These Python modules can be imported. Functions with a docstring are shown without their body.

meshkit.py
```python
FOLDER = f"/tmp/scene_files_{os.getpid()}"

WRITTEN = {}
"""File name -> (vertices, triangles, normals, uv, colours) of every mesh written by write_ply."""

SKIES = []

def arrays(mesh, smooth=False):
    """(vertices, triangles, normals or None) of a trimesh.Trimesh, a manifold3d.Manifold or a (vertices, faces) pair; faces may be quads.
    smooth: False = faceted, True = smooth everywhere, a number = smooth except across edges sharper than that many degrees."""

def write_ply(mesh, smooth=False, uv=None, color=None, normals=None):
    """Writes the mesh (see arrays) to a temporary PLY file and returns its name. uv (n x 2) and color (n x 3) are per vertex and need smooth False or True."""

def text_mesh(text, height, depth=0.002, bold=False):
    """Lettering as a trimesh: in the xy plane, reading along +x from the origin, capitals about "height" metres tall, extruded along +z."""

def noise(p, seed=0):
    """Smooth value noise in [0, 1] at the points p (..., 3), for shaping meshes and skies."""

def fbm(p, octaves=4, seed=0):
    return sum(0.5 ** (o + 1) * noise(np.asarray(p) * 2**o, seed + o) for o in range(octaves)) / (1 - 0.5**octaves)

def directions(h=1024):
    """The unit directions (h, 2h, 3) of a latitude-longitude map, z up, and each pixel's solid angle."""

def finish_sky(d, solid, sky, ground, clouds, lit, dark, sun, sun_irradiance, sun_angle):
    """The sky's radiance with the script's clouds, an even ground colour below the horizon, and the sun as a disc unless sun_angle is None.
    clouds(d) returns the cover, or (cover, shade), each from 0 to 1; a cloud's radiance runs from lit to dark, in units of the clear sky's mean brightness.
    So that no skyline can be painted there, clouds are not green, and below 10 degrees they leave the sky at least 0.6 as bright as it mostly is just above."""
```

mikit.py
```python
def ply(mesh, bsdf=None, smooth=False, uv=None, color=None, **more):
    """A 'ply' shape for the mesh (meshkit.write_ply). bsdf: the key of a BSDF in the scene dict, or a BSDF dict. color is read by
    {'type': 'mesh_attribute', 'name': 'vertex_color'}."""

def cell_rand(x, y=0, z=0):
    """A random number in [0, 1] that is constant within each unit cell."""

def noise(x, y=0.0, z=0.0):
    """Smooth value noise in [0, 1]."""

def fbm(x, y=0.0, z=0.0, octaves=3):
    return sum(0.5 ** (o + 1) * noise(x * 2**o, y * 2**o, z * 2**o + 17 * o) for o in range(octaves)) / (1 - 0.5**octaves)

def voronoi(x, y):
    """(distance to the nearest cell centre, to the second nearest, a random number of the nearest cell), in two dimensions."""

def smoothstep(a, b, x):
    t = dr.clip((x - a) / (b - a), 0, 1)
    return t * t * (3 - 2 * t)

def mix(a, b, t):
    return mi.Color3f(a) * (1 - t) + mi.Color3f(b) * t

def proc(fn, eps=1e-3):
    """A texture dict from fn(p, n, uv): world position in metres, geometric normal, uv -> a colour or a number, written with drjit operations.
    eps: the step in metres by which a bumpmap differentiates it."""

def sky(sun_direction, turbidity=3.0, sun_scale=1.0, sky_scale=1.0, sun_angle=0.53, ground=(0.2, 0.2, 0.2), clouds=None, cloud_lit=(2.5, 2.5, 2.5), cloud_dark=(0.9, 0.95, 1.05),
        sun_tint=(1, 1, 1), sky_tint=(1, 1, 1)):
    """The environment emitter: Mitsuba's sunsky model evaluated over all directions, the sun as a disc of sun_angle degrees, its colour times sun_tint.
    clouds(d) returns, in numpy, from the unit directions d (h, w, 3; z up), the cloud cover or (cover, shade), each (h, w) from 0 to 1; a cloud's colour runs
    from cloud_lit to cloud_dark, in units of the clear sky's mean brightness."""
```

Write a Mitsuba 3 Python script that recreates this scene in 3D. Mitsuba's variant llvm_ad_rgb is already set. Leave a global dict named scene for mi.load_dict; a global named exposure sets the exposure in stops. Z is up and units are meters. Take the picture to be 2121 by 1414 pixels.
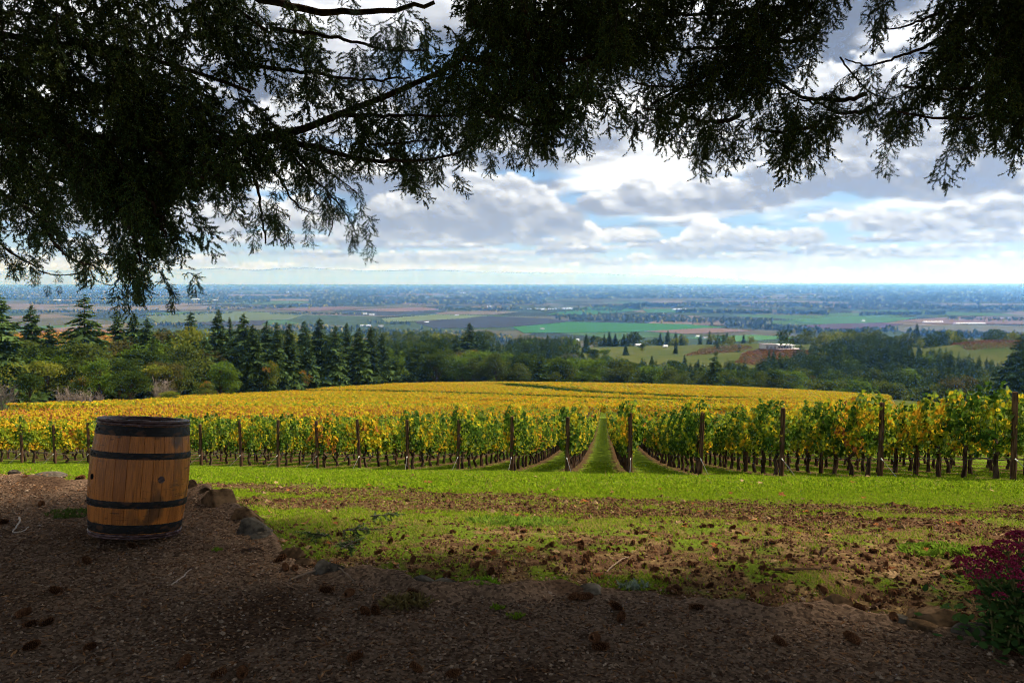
import math
import numpy as np
import mitsuba as mi
import drjit as dr
import trimesh
from scipy.interpolate import PchipInterpolator
import mikit
import meshkit
from mikit import proc, noise, fbm, voronoi, smoothstep, mix, cell_rand

scene, labels = {}, {}
TF = mi.ScalarTransform4f
RNG = np.random.default_rng(7)

# ------------------------------------------------------------------ camera, sky, exposure, air
F = 1665.0
PITCH = math.atan((707 - 581) / F)
EYE = 1.72
CP, SP = math.cos(PITCH), math.sin(PITCH)
exposure = 1.75
scene['camera'] = {'type': 'perspective', 'fov': 2 * math.degrees(math.atan(1060.5 / F)), 'fov_axis': 'x', 'near_clip': 0.05, 'far_clip': 3e5,
                   'to_world': TF().look_at(origin=[0, 0, EYE], target=[0, CP, EYE - SP], up=[0, 0, 1]),
                   'medium': {'type': 'ref', 'id': 'air'}}
SUN = (0.62, 0.25, 0.78)


def clouds(d):
    x, y, z = d[..., 0], d[..., 1], d[..., 2]
    el = np.degrees(np.arcsin(z))
    az = np.degrees(np.arctan2(x, y))
    rng = np.random.default_rng(17)
    fb = lambda a, b, c, o, s: meshkit.fbm(np.stack([a, b, np.full_like(a, c)], -1), o, s)
    # high broken layer: open below, nearly closed overhead
    u, v = np.sin(np.radians(az)) / np.tan(np.radians(el + 4)), np.cos(np.radians(az)) / np.tan(np.radians(el + 4))
    n = fb(u * 1.3, v * 1.0, 1.0, 5, 3)
    cover = np.clip((n - .50 + .30 * np.clip((el - 5.5) / 5, -.5, 1)) / .16, 0, 1)
    shade = np.clip(.46 + 3.2 * (fb(u * 2.1, v * 1.7, 5.0, 5, 9) - .48), 0.03, .9)
    # thin veil by the horizon
    veil = np.clip(1 - el / 3.2, 0, 1)
    streak = fb(az * .12, el * 3.2, 2.0, 4, 6)
    c2 = np.clip(veil * (.45 + .9 * (streak - .35)), 0, .92)
    shade = np.where(c2 > cover, np.clip(.30 + .9 * (streak - .5), 0.05, .6), shade)
    cover = np.maximum(cover, c2)
    # cumulus standing side by side, far small ones first: (azimuth, base, half width, height, darkness of the underside)
    items = []
    for e0, e1, num, w0, w1, h0, h1, dk in ((.5, 1.1, 420, .9, 3.0, .18, .42, .45), (1.1, 1.9, 330, 1.0, 3.2, .35, .75, .62), (1.9, 2.9, 200, 1.3, 3.8, .5, 1.2, .72), (2.9, 4.3, 80, 2.0, 5.0, .9, 1.9, .75), (4.6, 7.5, 52, 4.5, 9, 1.6, 3.6, .72), (8, 16, 40, 6, 12, 3, 6, .7)):
        for _ in range(num):
            items.append((rng.uniform(-180, 180), rng.uniform(e0, e1), rng.uniform(w0, w1), rng.uniform(h0, h1), dk * rng.uniform(.6, 1.15), False))
    keep = []
    for it in items:   # leave the blue gaps of the moment open
        a, e, w, h, k, _ = it
        gap = (2 < a + w and a - w < 14 and 3.0 < e + h * .6 and e < 6.5) or (16 < a + w and a - w < 27 and 3.2 < e + h * .6 and e < 8) or (-12 < a + w and a - w < 34 and e > 3.0 and e < 8)
        if not gap:
            keep.append(it)
    keep += [(-5.5, 2.9, 8, 2.6, .60, True), (-3, 3.4, 8.5, 5.8, .80, True), (1.5, 3.2, 4.5, 1.9, .55, True), (11, 4.75, 7.2, 3.6, .70, True), (5.6, 2.75, 2.3, 1.75, .35, True), (8.6, 2.9, 1.9, 1.25, .40, True), (13.6, 2.7, 2.0, 1.9, .35, True),
             (17.5, 2.7, 4.0, 1.5, .45, True), (26, 5.55, 11.5, 5.0, 1.0, True), (22.5, 3.9, 2.8, 1.2, .35, True), (28.5, 3.2, 6.5, 2.2, .62, True), (34, 4.1, 5, 1.6, .6, True), (-17, 3.5, 6, 3.0, .5, True), (-25, 3.0, 7, 3.2, .6, True)]
    keep.sort(key=lambda t: t[1])
    H, W = az.shape
    azr, elr = az[0], el[:, 0]
    for a0, e0, w, h, k, _ in keep:
        cols = np.nonzero(np.abs((azr - a0 + 180) % 360 - 180) < w * 1.35)[0]
        rows = np.nonzero((elr > e0 - .45 * h) & (elr < e0 + 1.5 * h))[0]
        if len(cols) == 0 or len(rows) == 0:
            continue
        ix = np.ix_(rows, cols)
        A = ((az[ix] - a0 + 180) % 360 - 180)
        E = el[ix] - e0
        so = rng.random() * 90
        q = 1.0 / np.clip(h, .3, 1.9)
        wob = fb(A * q * .9 + so, E * q * 1.2, so, 4, 51) - .5
        lump = fb(A * q * 1.5 + so, E * q * 1.9, so + 7, 5, 61)
        lumpu = fb(A * q * 1.5 + so + .10, E * q * 1.9 + .24, so + 7, 5, 61)
        uu, vv = A / w + wob * .25, E / h + wob * .30
        prof = np.sqrt(np.clip(1 - uu ** 2, 0, 1)) * (.45 + .95 * fb(A * q * .55 + so, A * 0, so, 3, 71))
        top = prof * (.72 + .75 * (lump - .42)) - vv
        bot = vv + .10 + .10 * (fb(A * q * .5 + so, E * q * .5, so + 3, 3, 81) - .5)
        al = np.clip(top / .07, 0, 1) * np.clip(bot / .10, 0, 1) * np.clip((1 - np.abs(uu)) / .12, 0, 1)
        al = al * al * (3 - 2 * al)
        rel = np.clip(vv / (prof + .15), 0, 1)
        sh = 1.55 * k * np.clip(1.12 - 1.25 * rel, 0, 1) ** 1.15 * (.66 + 1.1 * (lump - .35)) + 4.2 * (lumpu - lump) * (.30 + .6 * k) + .10
        sh = 1 - np.exp(-1.25 * np.clip(sh, 0, 3))
        shade[ix] = shade[ix] * (1 - al) + sh * al
        cover[ix] = np.maximum(cover[ix], al) * 1.0
    shade = shade * np.clip(.55 + el / 4.0, 0.55, 1)
    return cover, np.clip(shade, 0, 1)


scene['sky'] = mikit.sky(SUN, turbidity=3.0, sun_scale=2.2, sky_scale=1.0, sun_angle=5.0, clouds=clouds, cloud_lit=(3.95, 4.0, 4.08), cloud_dark=(0.30, 0.40, 0.62), sky_tint=(1.0, 1.09, 1.16))
labels['sky'] = {'kind': 'structure'}
scene['air'] = {'type': 'homogeneous', 'albedo': {'type': 'rgb', 'value': [0.93, 0.96, 0.99]}, 'sigma_t': {'type': 'rgb', 'value': [0.75e-5, 2.2e-5, 6.2e-5]}, 'phase': {'type': 'hg', 'g': 0.4}}
MTN = 62000.0
scene['haze'] = {'type': 'cube', 'bsdf': {'type': 'null'}, 'interior': {'type': 'ref', 'id': 'air'},
                 'to_world': TF().translate([0, 0, 100]).scale([80000, 80000, 345])}
labels['haze'] = {'kind': 'stuff', 'label': 'pale blue haze hanging over the valley and far mountains', 'category': 'haze'}


# ------------------------------------------------------------------ picture <-> place
def ray(px, py):
    a, b = (np.asarray(px, float) - 1060.5) / F, -(np.asarray(py, float) - 707) / F
    return np.stack([a, CP + b * SP, -SP + b * CP], -1)


def at(px, py, y):
    r = ray(px, py)
    return r / r[..., 1:2] * np.asarray(y, float)[..., None] + np.array([0, 0, EYE])


def proj(p):
    p = np.asarray(p, float)
    x, y, z = p[..., 0], p[..., 1], p[..., 2] - EYE
    w = y * CP - z * SP
    return 1060.5 + F * x / w, 707 - F * (y * SP + z * CP) / w


ZV = -222.0
_gy = [-400, -40, 0, 5.0, 10, 15.84, 20, 24, 28, 33.4, 40, 60, 90, 133, 200, 260, 330, 350, 375, 420, 480, 560, 700, 1000, 1300, 1800, 2300, 3000, 6000, 400000]
_gz = [22, 1.2, -.28, -.28, -1.13, -2.27, -3.2, -4.07, -4.9, -6.0, -7.25, -10.7, -15.3, -21.1, -28.8, -35.0, -41.9, -44.4, -48, -60, -72, -76, -76, -82, -115, -178, -214, ZV, ZV, ZV]
G = PchipInterpolator(_gy, _gz)
P0 = -0.28   # level of the terrace
EDGE_X = 1.163 * np.array([-14, -7, -4.53, -2.74, -1.63, -1.2, -0.44, 0.48, 1.37, 1.96, 2.44, 4.0, 8])
EDGE_Y = 1.163 * np.array([7.6, 7.25, 7.0, 6.74, 5.31, 4.76, 4.41, 4.31, 4.1, 4.02, 3.72, 3.0, 1.5])


def sst(a, b, x):
    t = np.clip((x - a) / (b - a), 0, 1)
    return t * t * (3 - 2 * t)


def edge_y(x):
    return np.interp(x, EDGE_X, EDGE_Y) + 0.10 * np.sin(x * 3.1) * np.sin(x * 1.3 + 1) + 0.06 * np.sin(x * 9.0) * np.sin(x * 2.7) + 0.03 * np.sin(x * 23.0)


def HT(x, y):
    x, y = np.broadcast_arrays(np.asarray(x, float), np.asarray(y, float))
    z = G(y)
    far = sst(140, 330, y) * (1 - sst(420, 700, y))
    z = z - np.where(x < -5, 2.3, 1.5) * np.clip((x + 5) / 85, -2.2, 3.2) ** 2 * far
    out = sst(0.0, 0.55, y - edge_y(x))
    z = np.where(y < 12, P0 + (np.minimum(z, P0 + .02) - P0) * out, z)
    z = z + 34 * np.exp(-((x + 385) / 170) ** 2 - ((y - 640) / 170) ** 2)       # vineyard hill at the left
    z = z + 19 * np.exp(-((x - 475) / 95) ** 2 - ((y - 770) / 80) ** 2)       # vineyard hill at the right
    z = z + 6 * np.exp(-((x - 320) / 90) ** 2 - ((y - 1040) / 90) ** 2)
    rough = (meshkit.fbm(np.stack([x / 60, y / 60, x * 0], -1), 3, 3) - .5) * 6 * sst(380, 520, y) * (1 - sst(1800, 2600, y))
    small = (meshkit.fbm(np.stack([x * 1.1, y * 1.1, x * 0], -1), 4, 8) - .5) * (0.10 * out * (1 - sst(40, 90, y)) + 0.022)
    return z + rough + small


def ground(px, py):
    r = ray(px, py)
    ys = np.geomspace(2.2, 60000, 1600)
    p = r / r[1] * ys[:, None]
    below = (p[:, 2] + EYE) < HT(p[:, 0], p[:, 1])
    i = int(np.argmax(below)) if below.any() else len(ys) - 1
    lo, hi = ys[max(i - 1, 0)], ys[i]
    for _ in range(18):
        m = .5 * (lo + hi)
        q = r / r[1] * m
        if q[2] + EYE < HT(q[0], m):
            hi = m
        else:
            lo = m
    q = r / r[1] * hi
    return np.array([q[0], hi, float(HT(q[0], hi))])


def HF(x, y):
    """the same height without the small bumps, quick for one point (vineyard only)"""
    far = float(sst(140, 330, y) * (1 - sst(420, 700, y)))
    return float(G(y)) - (2.3 if x < -5 else 1.5) * min(max((x + 5) / 85, -2.2), 3.2) ** 2 * far


# ------------------------------------------------------------------ building helpers
def uid(name):
    if name not in labels and name not in scene:
        return name
    i = 1
    while f'{name}_{i:03d}' in labels or f'{name}_{i:03d}' in scene:
        i += 1
    return f'{name}_{i:03d}'


def tag(key, label=None, cat=None, group=None, kind=None):
    labels[key] = {k: v for k, v in dict(label=label, category=cat, group=group, kind=kind).items() if v}
    return key


COUNT = {}


def new(name):
    COUNT[name] = COUNT.get(name, -1) + 1
    return name if COUNT[name] == 0 else f'{name}_{COUNT[name]:03d}'


def M4(loc, rot=None, scale=1.0):
    m = np.eye(4)
    s = np.diag(np.broadcast_to(np.asarray(scale, float), 3))
    m[:3, :3] = (np.eye(3) if rot is None else rot) @ s
    m[:3, 3] = loc
    return m


def RZ(a):
    c, s = math.cos(a), math.sin(a)
    return np.array([[c, -s, 0], [s, c, 0], [0, 0, 1.0]])


def RX(a):
    c, s = math.cos(a), math.sin(a)
    return np.array([[1.0, 0, 0], [0, c, -s], [0, s, c]])


def RY(a):
    c, s = math.cos(a), math.sin(a)
    return np.array([[c, 0, s], [0, 1.0, 0], [-s, 0, c]])


def inst(key, group, m):
    scene[key] = {'type': 'instance', 'shapegroup': {'type': 'ref', 'id': group}, 'to_world': TF(m)}


def placed(d, m):
    return {**d, 'to_world': TF(m)}


class MB:
    """collects triangles (with a colour each) into one mesh"""

    def __init__(s):
        s.v, s.f, s.c, s.n = [], [], [], 0

    def add(s, v, f, c=None):
        v, f = np.asarray(v, float), np.asarray(f, int)
        if f.ndim == 2 and f.shape[1] == 4:
            f = np.vstack([f[:, [0, 1, 2]], f[:, [0, 2, 3]]])
        s.v.append(v)
        s.f.append(f + s.n)
        s.n += len(v)
        if c is not None:
            s.c.append(np.broadcast_to(np.asarray(c, float), (len(v), 3)))
        return s

    def tm(s, m, c=None):
        return s.add(m.vertices, m.faces, c)

    def ply(s, bsdf, smooth=False):
        v, f = np.vstack(s.v), np.vstack(s.f)
        c = np.vstack(s.c) if s.c else None
        return mikit.ply((v, f), bsdf, smooth, color=c)


def tube(pts, rad, sides=6, cap=True):
    p = np.asarray(pts, float)
    r = np.broadcast_to(np.asarray(rad, float), (len(p),))
    t = np.gradient(p, axis=0)
    t /= np.linalg.norm(t, axis=1, keepdims=True) + 1e-12
    ref = np.array([0.31, 0.17, 0.93]) if abs(t[0, 2]) < .8 else np.array([0.93, 0.2, 0.3])
    a = np.cross(t, ref)
    a /= np.linalg.norm(a, axis=1, keepdims=True) + 1e-12
    b = np.cross(t, a)
    ang = np.arange(sides) * 2 * np.pi / sides
    v = p[:, None] + r[:, None, None] * (np.cos(ang)[None, :, None] * a[:, None] + np.sin(ang)[None, :, None] * b[:, None])
    i, j = np.meshgrid(np.arange(len(p) - 1), np.arange(sides), indexing='ij')
    q = np.stack([i * sides + j, i * sides + (j + 1) % sides, (i + 1) * sides + (j + 1) % sides, (i + 1) * sides + j], -1).reshape(-1, 4)
    f = np.vstack([q[:, [0, 2, 1]], q[:, [0, 3, 2]]])
    v = v.reshape(-1, 3)
    if cap:
        n = len(v)
        v = np.vstack([v, p[:1], p[-1:]])
        k = np.arange(sides)
        f = np.vstack([f, np.stack([k * 0 + n, k, (k + 1) % sides], 1), np.stack([k * 0 + n + 1, (len(p) - 1) * sides + (k + 1) % sides, (len(p) - 1) * sides + k], 1)])
    return v, f


ONES = ['first', 'second', 'third', 'fourth', 'fifth', 'sixth', 'seventh', 'eighth', 'ninth', 'tenth', 'eleventh', 'twelfth', 'thirteenth', 'fourteenth', 'fifteenth', 'sixteenth', 'seventeenth', 'eighteenth', 'nineteenth', 'twentieth']


def nth(i):
    if i < 20:
        return ONES[i]
    n = i + 1
    suf = 'th' if n % 100 in (11, 12, 13) else {1: 'st', 2: 'nd', 3: 'rd'}.get(n % 10, 'th')
    return f'{n}{suf}'


def cards(c, d1, d2, w, l):
    """triangles: centre c, direction d1 (length l), width direction d2 (w)"""
    a = c - d2 * w[:, None] * .5
    b = c + d2 * w[:, None] * .5
    t = c + d1 * l[:, None]
    v = np.stack([a, b, t], 1).reshape(-1, 3)
    return v, np.arange(len(v)).reshape(-1, 3)


def unit(a):
    return a / (np.linalg.norm(a, axis=-1, keepdims=True) + 1e-12)


# ------------------------------------------------------------------ materials
def two(b):
    return {'type': 'twosided', 'bsdf': b}


def diffuse(fn=None, rgb=None):
    return {'type': 'diffuse', 'reflectance': proc(fn) if fn else {'type': 'rgb', 'value': list(rgb)}}


VC = {'type': 'mesh_attribute', 'name': 'vertex_color'}
scene['m_leaf'] = {'type': 'principledthin', 'base_color': VC, 'roughness': 0.55, 'diff_trans': 0.75, 'spec_trans': 0.0, 'eta': 1.35}
scene['m_cover'] = two({'type': 'diffuse', 'reflectance': VC})
scene['m_needle'] = two({'type': 'principled', 'base_color': VC, 'roughness': 0.6, 'specular': 0.3})


def f_bark(p, n, uv):
    g = fbm(p.x * 30, p.y * 30, p.z * 5, 3)
    return mix((0.020, 0.014, 0.010), (0.085, 0.06, 0.045), smoothstep(0.3, 0.75, g))


def f_post(p, n, uv):
    g = fbm(p.x * 60, p.y * 60, p.z * 4, 3)
    return mix((0.03, 0.018, 0.013), (0.13, 0.075, 0.05), smoothstep(0.25, 0.8, g))


scene['m_bark'] = two({'type': 'diffuse', 'reflectance': proc(f_bark)})
scene['m_post'] = two({'type': 'diffuse', 'reflectance': proc(f_post)})
scene['m_wire'] = two({'type': 'principled', 'base_color': {'type': 'rgb', 'value': [0.06, 0.055, 0.05]}, 'roughness': 0.5})
scene['m_steel'] = two({'type': 'diffuse', 'reflectance': {'type': 'rgb', 'value': [0.16, 0.165, 0.17]}})
scene['m_white'] = two({'type': 'diffuse', 'reflectance': {'type': 'rgb', 'value': [0.75, 0.75, 0.74]}})


# ------------------------------------------------------------------ the ground
TRACKS = [(498, 1010), (760, 1022), (1000, 1030), (1300, 1042), (1700, 1056), (2121, 1066)], [(560, 1042), (900, 1046), (1180, 1058), (1500, 1068), (1800, 1082), (2121, 1104)]
TR = [np.array([ground(*q)[:2] for q in t]) for t in TRACKS]


def track_dist(x, y):
    return [np.abs(y - np.interp(x, np.sort(t[:, 0]), t[np.argsort(t[:, 0]), 1])) for t in TR]


def lerp_line(x, t):
    """piecewise linear in drjit"""
    o = np.argsort(t[:, 0])
    xs, ys = t[o, 0], t[o, 1]
    r = mi.Float(float(ys[0]))
    for i in range(len(xs) - 1):
        k = (x - float(xs[i])) / float(xs[i + 1] - xs[i])
        r = dr.select(k > 0, float(ys[i]) + float(ys[i + 1] - ys[i]) * dr.minimum(k, 1.0), r)
    return r


ROW_D = np.array([math.sin(math.radians(6.6)), math.cos(math.radians(6.6))])
ROW_N = np.array([ROW_D[1], -ROW_D[0]])
ROW_W = 1.85
S0 = -1.1


def row_end(k):
    return float(np.interp(k, [-46, -13, -7, -4, -1, 0, 1, 2, 3, 4, 5, 6, 9], [44, 31.8, 29.5, 27, 25.4, 24.0, 22.6, 21.9, 20.6, 19.0, 16.9, 15.2, 11]))


A_FAR = 133.0


def f_ground(p, n, uv):
    x, y = p.x, p.y
    big = fbm(x * .35, y * .35, 0.0, 3)
    med = fbm(x * 3.6, y * 3.6, 3.0, 4)
    fine = noise(x * 45, y * 45)
    soil = mix((0.030, 0.016, 0.010), (0.115, 0.070, 0.042), fbm(x * 14, y * 14, 1.0, 3))
    straw = mix((0.075, 0.050, 0.025), (0.19, 0.135, 0.068), fine)
    lush = mix((0.045, 0.075, 0.010), (0.10, 0.145, 0.016), fbm(x * 5, y * 5, 5.0, 3))
    # litter close to the trees, lush strip by the vines, two muddy wheel tracks between
    grass_amt = smoothstep(5.2, 10.0, y - 0.12 * dr.maximum(x, 0)) * 0.88 + 0.12
    g = smoothstep(0.60 - 0.42 * grass_amt, 0.74 - 0.42 * grass_amt, med * 0.7 + big * 0.3)
    col = mix(mix(soil, straw, smoothstep(.45, .62, fbm(x * 6, y * 9, 8.0, 3))), lush, g)
    for t, w in ((TR[0], 0.95), (TR[1], 0.95)):
        dd = dr.abs(y - lerp_line(x, t)) + (med - .5) * 1.6 + (fine - .5) * .3
        col = mix(col, soil, 0.9 * (1 - smoothstep(w * .5, w * 1.5, dd)))
    # vineyard floor: bare earth under the rows, grass in the lanes
    s = x * float(ROW_N[0]) + y * float(ROW_N[1])
    q = (s - S0) / ROW_W
    off = dr.abs(q - dr.round(q))
    a = x * float(ROW_D[0]) + y * float(ROW_D[1])
    enda = 24.4 - 1.35 * (s + 1.1) / ROW_W * dr.select(s > -1.1, 1.0, 0.55)
    inv = smoothstep(-0.6, 0.7, a - enda) * smoothstep(15, 17, y + 0.5 * x)
    lane = mix(mix((0.032, 0.020, 0.012), (0.085, 0.055, 0.030), fine), mix((0.05, 0.085, 0.008), (0.12, 0.17, 0.02), med), smoothstep(.13, .26, off + (med - .5) * .35))
    col = mix(col, lane, inv)
    wide = mix((0.035, 0.058, 0.016), (0.075, 0.080, 0.026), fbm(x * .05, y * .05, 2.0, 3))
    col = mix(col, wide, smoothstep(150, 260, y))
    # the valley floor: a patchwork, each field its own crop
    _, _, c1 = voronoi(x / 900 + 3.3, y / 700)
    _, _, c2 = voronoi(x / 420 + 9.1, y / 520 + 4)
    k = dr.select(y > 9000, c1, c2)
    crop = dr.select(k < .3, mi.Color3f(.055, .085, .03), dr.select(k < .55, mi.Color3f(.10, .10, .045), dr.select(k < .75, mi.Color3f(.04, .055, .03), dr.select(k < .9, mi.Color3f(.17, .14, .085), mi.Color3f(.07, .14, .035)))))
    crop = crop * (0.45 + 0.25 * noise(x * .02, y * .02))
    return mix(col, crop, smoothstep(1700, 2300, y))


def h_ground(p, n, uv):
    return 0.03 * fbm(p.x * 9, p.y * 9, 0.0, 3) + 0.012 * noise(p.x * 45, p.y * 45)


scene['m_ground'] = two({'type': 'bumpmap', 'nested': {'type': 'diffuse', 'reflectance': proc(f_ground)}, 'b': proc(h_ground, 0.01), 'scale': 1.0})


def build_ground():
    r = np.concatenate([np.linspace(0.4, 12, 150), np.geomspace(12.15, 74000, 330)])
    th = np.concatenate([np.radians(np.linspace(-46, 46, 300)), np.radians(np.linspace(49, 311, 60))])
    R, A = np.meshgrid(r, th, indexing='ij')
    X, Y = R * np.sin(A), R * np.cos(A)
    Z = HT(X, Y)
    v = np.stack([X, Y, Z], -1).reshape(-1, 3)
    nr, nt = R.shape
    i, j = np.meshgrid(np.arange(nr - 1), np.arange(nt), indexing='ij')
    j2 = (j + 1) % nt
    q = np.stack([i * nt + j, i * nt + j2, (i + 1) * nt + j2, (i + 1) * nt + j], -1).reshape(-1, 4)
    c = len(v)
    v = np.vstack([v, [[0, 0, float(HT(0, 0))]]])
    k = np.arange(nt)
    f = np.vstack([q[:, [0, 2, 1]], q[:, [0, 3, 2]], np.stack([k * 0 + c, (k + 1) % nt, k], 1)])
    return trimesh.Trimesh(v, f, process=False)


scene['ground'] = mikit.ply(build_ground(), 'm_ground', True)
tag('ground', 'grassy hillside falling from the gravel to the vineyard and the valley', 'ground', kind='structure')


# gravel and bark terrace under the trees
def f_gravel(p, n, uv):
    _, _, c = voronoi(p.x * 60, p.y * 60)
    b = fbm(p.x * 1.3, p.y * 1.3, 0.0, 3)
    base = mix((0.058, 0.039, 0.027), (0.24, 0.165, 0.115), c)
    return mix(base, mix((0.030, 0.017, 0.011), (0.075, 0.045, 0.029), c), .7 * smoothstep(.42, .68, b))


def h_gravel(p, n, uv):
    d, _, c = voronoi(p.x * 60, p.y * 60)
    return (1 - d) * 0.008


scene['m_gravel'] = two({'type': 'bumpmap', 'nested': {'type': 'diffuse', 'reflectance': proc(f_gravel)}, 'b': proc(h_gravel, 0.003), 'scale': 1.0})


def build_gravel():
    xs = np.linspace(-15, 6.5, 360)
    ss = np.concatenate([np.linspace(0, .6, 30), np.linspace(.62, 1, 120)])
    Xg, S = np.meshgrid(xs, ss, indexing='ij')
    ye = edge_y(Xg) + 0.16 + 0.10 * (meshkit.fbm(np.stack([Xg * 3, Xg * 0, Xg * 0], -1), 3, 77) - .5)
    Yg = -7 + (ye + 7) * S
    ridge = 0.045 * np.exp(-((Yg - ye + .12) / .16) ** 2) * meshkit.noise(np.stack([Xg * 2.1, Xg * 0, Xg * 0], -1), 5)
    Zg = np.maximum(HT(Xg, Yg), P0 - 0.02 - 0.5 * np.clip(Yg - edge_y(Xg), 0, 1)) + 0.012 + ridge * 1.6 + 0.012 * (meshkit.fbm(np.stack([Xg * 9, Yg * 9, Xg * 0], -1), 3, 15) - .4)
    Zg = Zg - 0.06 * sst(.982, 1.0, S)
    n1, n2 = Xg.shape
    i, j = np.meshgrid(np.arange(n1 - 1), np.arange(n2 - 1), indexing='ij')
    q = np.stack([i * n2 + j, (i + 1) * n2 + j, (i + 1) * n2 + j + 1, i * n2 + j + 1], -1).reshape(-1, 4)
    return np.stack([Xg, Yg, Zg], -1).reshape(-1, 3), q


GV = build_gravel()
scene['gravel_terrace'] = mikit.ply(GV, 'm_gravel', True)
tag('gravel_terrace', 'dark brown terrace of gravel and bark chips in the shade of the conifers', 'gravel', kind='structure')


def gz(x, y):
    """height of the terrace surface"""
    return np.maximum(HT(x, y), P0 - 0.02) + 0.014


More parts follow.
